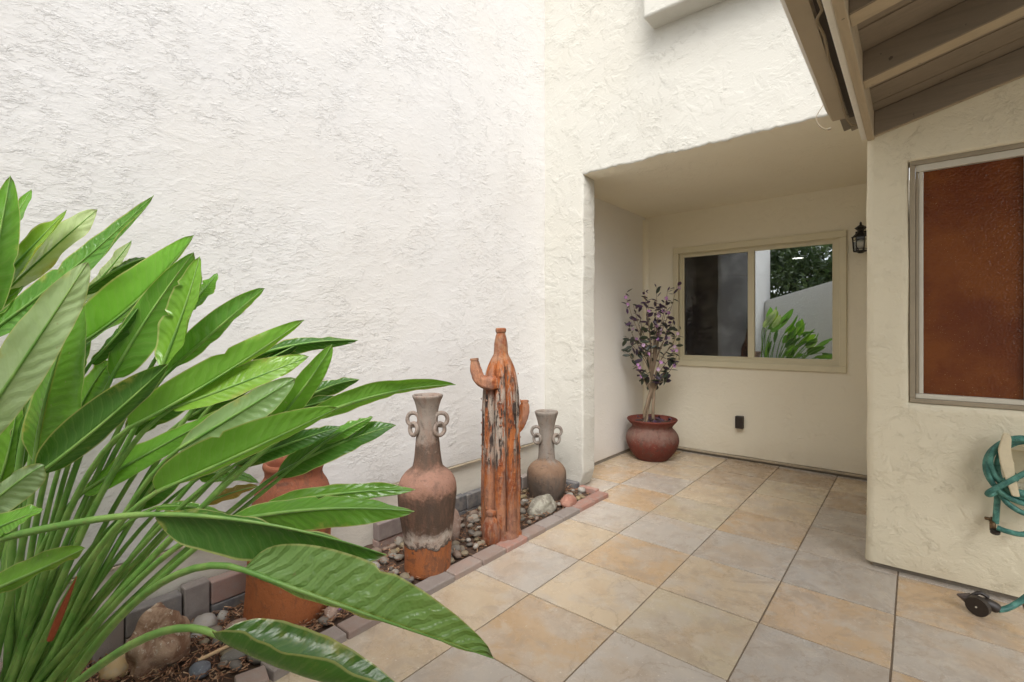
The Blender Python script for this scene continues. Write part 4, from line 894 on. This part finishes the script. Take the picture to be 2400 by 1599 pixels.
# ------------------------------------------------------------------ bird-of-paradise plant
LEAVES = [
["mid",[-0.6709,-1.7855,1.2629],[-0.5604,-1.7457,1.4972],[-0.5615,-1.7206,1.7266],[-0.0701,-0.0453,0.0177],[0.0088,0.0464,-0.0107],[-0.7592,-1.8443,0.1139],[-0.7392,-1.8321,0.5293],[-0.719,-1.8246,1.0156]],
["mid",[-0.7393,-1.7384,1.5253],[-0.6574,-1.7093,1.6074],[-0.6552,-1.6684,1.7162],[-0.0409,-0.008,0.0137],[0.0565,0.008,-0.0169],[-0.9161,-1.8527,0.0213],[-0.8564,-1.8128,0.5678],[-0.8324,-1.8136,1.2865]],
["yel",[-0.7255,-1.7659,1.3784],[-0.5623,-1.6692,1.5366],[-0.5308,-1.604,1.6455],[-0.061,-0.0117,0.0283],[0.0546,0.0064,-0.0205],[-0.747,-1.8013,0.0872],[-0.745,-1.7944,0.5497],[-0.8481,-1.8691,1.1791]],
["pale",[-0.7993,-1.7623,1.335],[-0.5978,-1.6337,1.5285],[-0.5242,-1.5334,1.6591],[-0.0664,-0.0162,0.0406],[0.0478,0.0137,-0.0321],[-0.6918,-1.8308,0.1405],[-0.7171,-1.8044,0.5504],[-0.9199,-1.8737,1.1369]],
["gloss",[-0.6709,-1.7855,1.2442],[-0.3953,-1.6084,1.4367],[-0.2439,-1.4564,1.6698],[-0.0734,-0.009,0.0359],[0.0555,0.0071,-0.0276],[-0.7987,-1.7825,0.0173],[-0.7664,-1.7885,0.472],[-0.8228,-1.9043,1.0858]],
["pale",[-0.6178,-1.5984,1.3285],[-0.4851,-1.5269,1.4361],[-0.4545,-1.4625,1.5635],[-0.0503,-0.0028,0.0168],[0.0484,0.0012,-0.0145],[-0.7565,-1.7634,0.0371],[-0.7087,-1.7088,0.4956],[-0.7518,-1.7133,1.1328]],
["pale",[-0.4142,-1.8322,0.9442],[-0.1974,-1.6909,1.2794],[-0.1537,-1.6155,1.454],[-0.029,-0.0371,0.0375],[0.0175,0.0405,-0.04],[-0.7875,-1.8188,0.084],[-0.6725,-1.8203,0.4153],[-0.5253,-1.902,0.7505]],
["mid",[-0.3676,-1.6894,0.9277],[-0.3167,-1.6861,1.1109],[-0.2708,-1.6089,1.3899],[-0.0842,-0.018,0.0058],[0.0983,0.0558,-0.0228],[-0.6891,-1.7679,0.0987],[-0.5979,-1.7487,0.41],[-0.393,-1.6973,0.6896]],
["lite",[-0.4156,-1.6253,1.2148],[-0.2204,-1.4889,1.337],[-0.1551,-1.3826,1.5554],[-0.0234,-0.0455,0.0674],[-0.054,0.0202,-0.0082],[-0.6645,-1.7301,0.0525],[-0.5921,-1.7005,0.4827],[-0.57,-1.7465,1.0773]],
["dark",[-0.4576,-1.5821,1.3889],[-0.3282,-1.5136,1.4787],[-0.3098,-1.4592,1.495],[-0.0417,0.0043,0.0127],[-0.013,0.0152,-0.0264],[-0.7535,-1.7257,0.0174],[-0.6555,-1.675,0.5252],[-0.603,-1.6959,1.2164]],
["mid",[-0.2859,-1.5434,1.15],[-0.1851,-1.4856,1.3314],[-0.1323,-1.3896,1.503],[-0.0089,-0.0334,0.0276],[0.0105,0.0478,-0.039],[-0.6925,-1.7414,0.068],[-0.5677,-1.6796,0.4721],[-0.3754,-1.608,0.9297]],
["lite",[-0.1555,-1.4609,1.1754],[-0.0827,-1.4264,1.3247],[-0.0966,-1.3859,1.4879],[-0.0749,-0.0233,0.0189],[0.0434,0.0101,-0.0097],[-0.7656,-1.7521,0.042],[-0.582,-1.6643,0.473],[-0.2341,-1.5112,0.9485]],
["mid",[-0.1915,-1.3868,1.3436],[-0.1236,-1.3694,1.3886],[-0.1253,-1.3318,1.4483],[-0.0443,0.0021,0.0136],[0.0356,0.0036,-0.0155],[-0.6327,-1.7662,0.1049],[-0.5003,-1.6523,0.5492],[-0.3086,-1.4851,1.1486]],
["gloss",[-0.2205,-1.437,1.1498],[-0.0701,-1.3379,1.3024],[-0.0189,-1.2433,1.4046],[-0.0036,-0.029,0.038],[-0.0449,0.0277,-0.015],[-0.7841,-1.7242,0.0126],[-0.6136,-1.6369,0.4408],[-0.3586,-1.5391,0.9675]],
["lite",[-0.1718,-1.5266,1.0223],[-0.0306,-1.4091,1.1119],[0.1283,-1.1989,1.3109],[-0.0033,-0.0288,0.0564],[-0.0501,0.0233,-0.0177],[-0.7006,-1.7402,0.0739],[-0.5385,-1.6732,0.434],[-0.33,-1.6423,0.8993]],
["yel",[-0.1076,-1.4471,1.0704],[0.044,-1.334,1.1369],[0.1383,-1.1905,1.2082],[-0.0349,-0.003,0.0442],[0.0298,-0.0012,-0.0268],[-0.6155,-1.7424,0.0929],[-0.4563,-1.6482,0.4566],[-0.2675,-1.5712,0.9695]],
["dark",[-0.0891,-1.2626,1.1984],[0.0572,-1.167,1.2586],[0.1468,-1.0404,1.2512],[-0.041,0.0179,0.0169],[-0.0159,0.0128,-0.0285],[-0.5052,-1.7114,0.163],[-0.3915,-1.586,0.5246],[-0.2485,-1.4024,1.0898]],
["dark",[-0.0688,-1.2588,1.1711],[0.0195,-1.2178,1.2127],[0.0284,-1.1649,1.2416],[-0.0348,0.0101,0.0099],[-0.0122,0.0158,-0.0214],[-0.5594,-1.7153,0.1119],[-0.4184,-1.5835,0.488],[-0.2228,-1.3903,1.0396]],
["lite",[0.0417,-1.2579,0.9984],[0.1595,-1.1989,1.1329],[0.1787,-1.144,1.2413],[-0.0025,-0.0281,0.0231],[0.0031,0.0286,-0.0237],[-0.5474,-1.7508,0.1486],[-0.3672,-1.6001,0.4544],[-0.0683,-1.3496,0.806]],
["sheen",[-0.0476,-1.4492,0.97],[0.1032,-1.3368,1.0798],[0.1482,-1.2343,1.1513],[-0.0368,-0.0046,0.03],[0.0417,0.0086,-0.0404],[-0.6857,-1.7039,0.0194],[-0.4737,-1.6104,0.3831],[-0.2003,-1.5569,0.8335]],
["dark",[-0.0203,-1.2184,1.0156],[0.1141,-1.1456,1.1286],[0.1761,-1.055,1.1355],[-0.0368,0.0085,0.0193],[-0.009,0.0185,-0.0301],[-0.801,-1.7456,0.0201],[-0.5523,-1.5755,0.389],[-0.1647,-1.33,0.8406]],
["dark",[-0.0383,-1.2594,1.0068],[0.0716,-1.207,1.0596],[0.1842,-1.0744,1.0952],[-0.0344,0.0104,0.0169],[-0.0139,0.0144,-0.0272],[-0.6827,-1.7281,0.0374],[-0.4787,-1.5787,0.3923],[-0.1994,-1.3887,0.8812]],
["mid",[0.1642,-1.221,1.0319],[0.3849,-1.122,1.1385],[0.5343,-1.0043,1.1415],[0.002,-0.0113,0.0357],[-0.0399,0.0319,-0.0202],[-0.6374,-1.7318,0.1023],[-0.3918,-1.5743,0.4501],[0.0096,-1.3387,0.9129]],
["lite",[0.0291,-1.5155,0.8908],[0.171,-1.4105,0.9659],[0.3296,-1.2135,1.0872],[-0.0017,-0.0274,0.0701],[-0.038,0.0204,-0.0239],[-0.6237,-1.7468,0.0805],[-0.4238,-1.674,0.3912],[-0.1248,-1.6217,0.7847]],
["dark",[-0.017,-1.3197,0.9074],[0.1379,-1.2169,0.9838],[0.1889,-1.1225,1.0072],[-0.0469,0.013,0.0185],[0.0269,-0.0036,-0.0219],[-0.7435,-1.7405,0.0534],[-0.5168,-1.607,0.3733],[-0.1817,-1.4439,0.7928]],
["mid",[0.1338,-1.1423,0.9577],[0.2203,-1.1094,1.0123],[0.2416,-1.0526,1.0326],[-0.0332,0.0114,0.0093],[0.0075,0.0062,-0.0182],[-0.7776,-1.7225,0.0281],[-0.491,-1.5375,0.3763],[-0.0203,-1.258,0.8063]],
["dkr",[0.0096,-1.2196,0.8609],[0.1824,-1.1279,0.971],[0.2926,-1.0102,1.008],[-0.05,0.0105,0.0325],[0.0384,-0.0071,-0.0273],[-0.514,-1.7201,0.166],[-0.3675,-1.5788,0.4121],[-0.1364,-1.3456,0.72]],
["mid",[0.1045,-1.2967,0.8109],[0.3031,-1.1835,0.8705],[0.4302,-1.0518,0.8617],[-0.0296,0.0144,0.0173],[0.0206,-0.0089,-0.0218],[-0.5007,-1.7125,0.1638],[-0.3138,-1.5833,0.4012],[-0.0552,-1.4234,0.7362]],
["mid",[0.1323,-1.4037,0.8061],[0.3616,-1.2845,0.8793],[0.5317,-1.1365,0.8529],[-0.0488,0.0244,0.0134],[0.0024,0.002,-0.0508],[-0.5565,-1.7399,0.1106],[-0.3358,-1.6273,0.3724],[-0.0251,-1.518,0.7571]],
["dkr",[0.1794,-1.5596,0.8841],[0.3977,-1.4171,0.8955],[0.5643,-1.2395,0.7962],[-0.0606,0.0277,-0.0174],[-0.0118,-0.0098,-0.0877],[-0.5866,-1.9366,0.6726],[-0.3772,-1.8535,0.7377],[0.0333,-1.6629,0.8792]],
["rib",[0.4034,-1.4644,0.7978],[0.6203,-1.362,0.7528],[0.8298,-1.1877,0.6607],[0.0004,0.0393,0.0817],[-0.0369,0.0213,-0.0288],[-0.5228,-1.6624,0.1032],[-0.1647,-1.5857,0.5406],[0.2556,-1.5472,0.8386]],
["dkr",[0.4954,-1.5439,0.7408],[0.6449,-1.4976,0.7201],[0.809,-1.3611,0.6631],[-0.0474,0.0516,0.027],[0.0562,-0.0183,0.0616],[-0.4048,-1.7203,0.2028],[0.021,-1.6263,0.5233],[0.3783,-1.6012,0.7803]],
["lite",[-0.2688,-1.8023,0.6485],[-0.1258,-1.7224,0.7175],[-0.0669,-1.6344,0.7665],[-0.0402,-0.0074,0.0251],[-0.0372,0.008,-0.029],[-0.6416,-1.7872,0.1199],[-0.5276,-1.8224,0.3856],[-0.3645,-1.8591,0.6017]],
["pale",[-0.3433,-1.7992,0.818],[-0.2049,-1.7232,0.937],[-0.2103,-1.6886,0.9486],[-0.0125,-0.0104,0.0216],[-0.0059,0.0211,-0.0451],[-0.6416,-1.7872,0.1199],[-0.5276,-1.8224,0.3856],[-0.4573,-1.8759,0.7059]],
["lite",[-0.261,-1.7958,0.7939],[-0.1525,-1.7446,0.8446],[-0.1437,-1.6983,0.8575],[-0.0504,-0.0029,0.0118],[0.0347,0.0028,-0.0111],[-0.6416,-1.7872,0.1199],[-0.5276,-1.8224,0.3856],[-0.3864,-1.8774,0.7277]],
["lite",[-0.7498,-1.7471,0.7481],[-0.657,-1.709,0.9104],[-0.6869,-1.6948,1.0708],[-0.0701,-0.0323,0.0086],[0.0028,0.0283,-0.0154],[-0.853,-1.7838,0.0105],[-0.8222,-1.773,0.2786],[-0.8168,-1.7995,0.5176]],
["dkr",[-0.2756,-1.6909,0.9146],[-0.1127,-1.5815,1.0532],[-0.0463,-1.4742,1.194],[-0.0085,-0.033,0.0556],[-0.0207,0.0218,-0.0326],[-0.5901,-1.7878,0.1519],[-0.4944,-1.7576,0.4371],[-0.4089,-1.7902,0.7655]],
["lite",[-0.4003,-1.5865,0.8143],[-0.2593,-1.4952,0.9197],[-0.0718,-1.2873,1.0655],[-0.05,-0.0026,0.0241],[0.0379,0.0055,-0.0266],[-0.7719,-1.7531,0.0083],[-0.657,-1.7002,0.307],[-0.5532,-1.7037,0.6584]],
["dark",[-0.3556,-1.4843,0.7504],[-0.2299,-1.4188,0.8335],[-0.2145,-1.367,0.9336],[-0.058,-0.0092,0.0198],[0.0219,0.0182,-0.0285],[-0.6165,-1.7616,0.129],[-0.546,-1.6849,0.3497],[-0.5003,-1.6089,0.598]],
["mid",[-0.3123,-1.3182,0.8103],[-0.2069,-1.263,0.8605],[-0.1783,-1.1937,0.792],[-0.0315,0.0128,0.0077],[0.0198,-0.0095,-0.0247],[-0.5628,-1.7405,0.1139],[-0.5072,-1.6301,0.3506],[-0.4717,-1.4657,0.686]],
["dry",[-0.268,-1.3204,0.738],[-0.1852,-1.2775,0.7832],[-0.1575,-1.2025,0.7875],[-0.0265,0.0039,0.0125],[-0.0175,0.0114,-0.0234],[-0.7335,-1.6838,0.0015],[-0.5948,-1.5755,0.2679],[-0.436,-1.4585,0.5996]],
["mid",[-0.2387,-1.4521,0.7711],[-0.1431,-1.3986,0.7965],[-0.0892,-1.3018,0.7276],[-0.0324,0.0121,0.0051],[0.021,-0.0085,-0.0082],[-0.6998,-1.7025,0.0268],[-0.5517,-1.6193,0.3018],[-0.4154,-1.5897,0.6969]],
["dark",[-0.3807,-1.4922,0.9737],[-0.2543,-1.413,1.0549],[-0.1958,-1.3124,1.1473],[-0.0464,-0.0126,0.0425],[-0.0062,0.0209,-0.0378],[-0.5917,-1.7484,0.1415],[-0.5239,-1.6678,0.4347],[-0.528,-1.6203,0.8265]],
["lite",[-0.4361,-1.5903,1.0445],[-0.3488,-1.5567,1.1727],[-0.3603,-1.5272,1.1929],[-0.0467,-0.0128,0.0161],[0.0508,0.0162,-0.0196],[-0.6119,-1.7357,0.0816],[-0.5561,-1.6895,0.4283],[-0.5137,-1.6548,0.8129]],
["dark",[-0.3056,-1.5858,1.1897],[-0.2039,-1.5402,1.2734],[-0.2051,-1.5022,1.3426],[-0.0343,-0.0025,0.0098],[-0.0198,0.0225,-0.0204],[-0.736,-1.727,0.0238],[-0.6014,-1.6801,0.4673],[-0.4367,-1.6796,1.0077]],
["dark",[-0.689,-1.6966,0.8469],[-0.6416,-1.6961,0.9848],[-0.6261,-1.6443,1.0839],[-0.0493,-0.015,0.0054],[0.0025,0.0281,-0.0179],[-0.6389,-1.7742,0.1038],[-0.6468,-1.745,0.3633],[-0.6891,-1.705,0.5802]],
["dark",[-0.3609,-1.5408,1.1353],[-0.2862,-1.5176,1.1923],[-0.2828,-1.4758,1.2529],[-0.0381,-0.0057,0.0134],[-0.0121,0.016,-0.0159],[-0.7654,-1.7148,0.0309],[-0.6305,-1.6513,0.4448],[-0.4859,-1.6333,0.9347]],
["mid",[-0.7305,-1.7831,1.3009],[-0.6258,-1.7351,1.3576],[-0.6161,-1.6879,1.4149],[-0.038,-0.0056,0.0164],[0.0378,0.0054,-0.0159],[-0.8675,-1.8167,0.0432],[-0.8336,-1.8125,0.5058],[-0.8804,-1.9022,1.1319]],
["dark",[-0.1898,-1.3203,0.9779],[-0.0353,-1.2244,1.0513],[0.019,-1.1337,1.0952],[-0.0322,-0.0007,0.0327],[-0.0114,0.0165,-0.032],[-0.5008,-1.7079,0.1359],[-0.4201,-1.6022,0.4283],[-0.3463,-1.4596,0.8586]],
["dark",[-0.2708,-1.3748,1.0083],[-0.1348,-1.2877,1.0916],[-0.0813,-1.1911,1.1559],[-0.0362,-0.0041,0.0319],[-0.012,0.016,-0.0257],[-0.7071,-1.719,0.0379],[-0.5668,-1.6078,0.3889],[-0.4302,-1.506,0.864]],
["dark",[-0.5805,-1.6324,1.0411],[-0.4965,-1.5885,1.1975],[-0.5217,-1.5574,1.3012],[-0.0638,-0.0271,0.0192],[0.0049,0.0301,-0.0188],[-0.8214,-1.7728,0.0419],[-0.7579,-1.738,0.4069],[-0.6629,-1.6967,0.7966]]]
BRACT = [[-0.2266, -1.6762, 0.5049], [-0.1867, -1.656, 0.5962], [-0.1622, -1.6356, 0.6684]]

plant = thing('bird_of_paradise', 'large bird-of-paradise plant with long glossy green leaves at left', 'plant', (-.70, -1.66, 0))
TONE = {'mid': (.145, .35, .042), 'lite': (.195, .43, .05), 'yel': (.25, .45, .055), 'pale': (.42, .54, .29), 'sheen': (.28, .46, .18), 'gloss': (.14, .34, .06), 'dark': (.060, .17, .022), 'dkr': (.078, .205, .032), 'rib': (.24, .44, .13), 'dry': (.33, .24, .07)}
def make_leaf(spec, idx):
    tone = spec[0]; B0, B1, B2, SL_, SR_, q0, q1, q2 = [Vector(v) for v in spec[1:]]
    L_ = (B2 - B0).length; nt, ns = 34, 7; bm = bmesh.new(); uvl = bm.loops.layers.uv.new('UVMap'); rows = []; mid = []
    rg = random.Random(idx * 7 + 1); ph = rg.uniform(0, 6); asym = rg.uniform(.92, 1.08)
    up = SL_.cross((B2 - B0)).normalized(); hump = rg.uniform(.03, .20); tw = rg.uniform(-.5, .5); SL_ = SL_ * 1.02; SR_ = SR_ * 1.02; fold = rg.uniform(-.07, .10)
    tears = [(rg.uniform(.2, .8), rg.choice((-1, 1)), rg.uniform(.10, .30)) for _ in range(rg.choice((0, 0, 1, 2)))]
    for i in range(nt + 1):
        tt = i / nt; t2 = .002 + .998 * tt
        c = B0 * (1 - tt) ** 2 + B1 * 2 * tt * (1 - tt) + B2 * tt * tt
        tan = ((B1 - B0) * (1 - tt) + (B2 - B1) * tt).normalized()
        f = (t2 ** .46) * ((1 - tt) ** .68) / .488
        mid.append(c); row = []
        for j in range(-ns, ns + 1):
            s = j / ns; S_ = SL_ if j < 0 else SR_; k = abs(s)
            off = S_ - tan * S_.dot(tan); w = off.length
            off = Quaternion(tan, tw * (tt - .5)) @ off
            kk = k
            for (ta, sgn, dep) in tears:
                if sgn * s > .5 and abs(tt - ta) < .025: kk = k * (1 - dep * (1 - abs(tt - ta) / .025) * (k - .5) * 2)
            p = c + off * f * kk
            nn = tan.cross(off).normalized() if w > 1e-6 else up
            if j < 0: nn = -nn
            arch = w * f * (hump * 4 * k * (1 - k) + fold * k * k * sin(tt * 9 + ph))                       # blade bows between midrib and edge
            rip = .0009 * min(1, w / .05) * k * sin(tt * 46 + ph + k * -3) * min(1, f * 1.5)
            edge = .013 * k ** 3 * noise.noise(Vector((tt * 5 + idx * 3.1, s * 2, 1)))* min(1, f * 2)
            p = p + nn * (arch + rip + edge)
            row.append(bm.verts.new(p))
        rows.append(row)
    for i in range(nt):
        for j in range(2 * ns):
            fc = bm.faces.new((rows[i][j], rows[i][j + 1], rows[i + 1][j + 1], rows[i + 1][j])); fc.smooth = True
            for lp, (a, b) in zip(fc.loops, ((i, j), (i, j + 1), (i + 1, j + 1), (i + 1, j))): lp[uvl].uv = (b / (2 * ns), a / nt)
    me = bpy.data.meshes.new('leaf'); bm.to_mesh(me); bm.free(); me.materials.append(M['leaf'])
    o = bpy.data.objects.new('leaf', me); COL.objects.link(o); o.parent = plant; o.matrix_parent_inverse = Matrix.Translation(-plant.location)
    c = TONE[tone]; k = rg.uniform(.9, 1.12); o.color = (c[0] * k * rg.uniform(.93, 1.08), c[1] * k, c[2] * k, {'rib': 1.6, 'gloss': 1.1, 'pale': .6}.get(tone, .38))
    # stalk runs on into the midrib
    pts = []
    for i in range(14):
        tt = i / 14; pts.append(q0 * (1 - tt) ** 3 + q1 * 3 * tt * (1 - tt) ** 2 + q2 * 3 * tt * tt * (1 - tt) + B0 * tt ** 3)
    small = min(1., L_ / .45); r0 = .0118 * (.75 + .25 * small); r1 = .0064 * (.6 + .4 * small)
    rad = [r0 + (r1 - r0) * (i / 14) for i in range(14)]
    md = mid[::2]; rad += [max(.0012, r1 * (1 - i / len(md)) ** .8 * .85) for i in range(len(md))]
    bm = bmesh.new(); tube(bm, pts + md, rad, 8)
    link('stalk', bm, M['stalk'], o, True)
for k, sp_ in enumerate(LEAVES): make_leaf(sp_, k)

# one spent orange-red flower bract among the stalks
def bez(P, n=10): return [P[0] * (1 - k / n) ** 2 + P[1] * 2 * (k / n) * (1 - k / n) + P[2] * (k / n) ** 2 for k in range(n + 1)]
bm = bmesh.new(); pts = bez([Vector(v) for v in BRACT]); tube(bm, pts, [.007, .0075, .008, .008, .0075, .007, .006, .005, .004, .0025, .001], 8)
o = link('flower_bract', bm, M['bract'], plant, True); o.matrix_parent_inverse = Matrix.Translation(-plant.location); o['label'] = 'pointed orange-red flower bract among the green stalks'
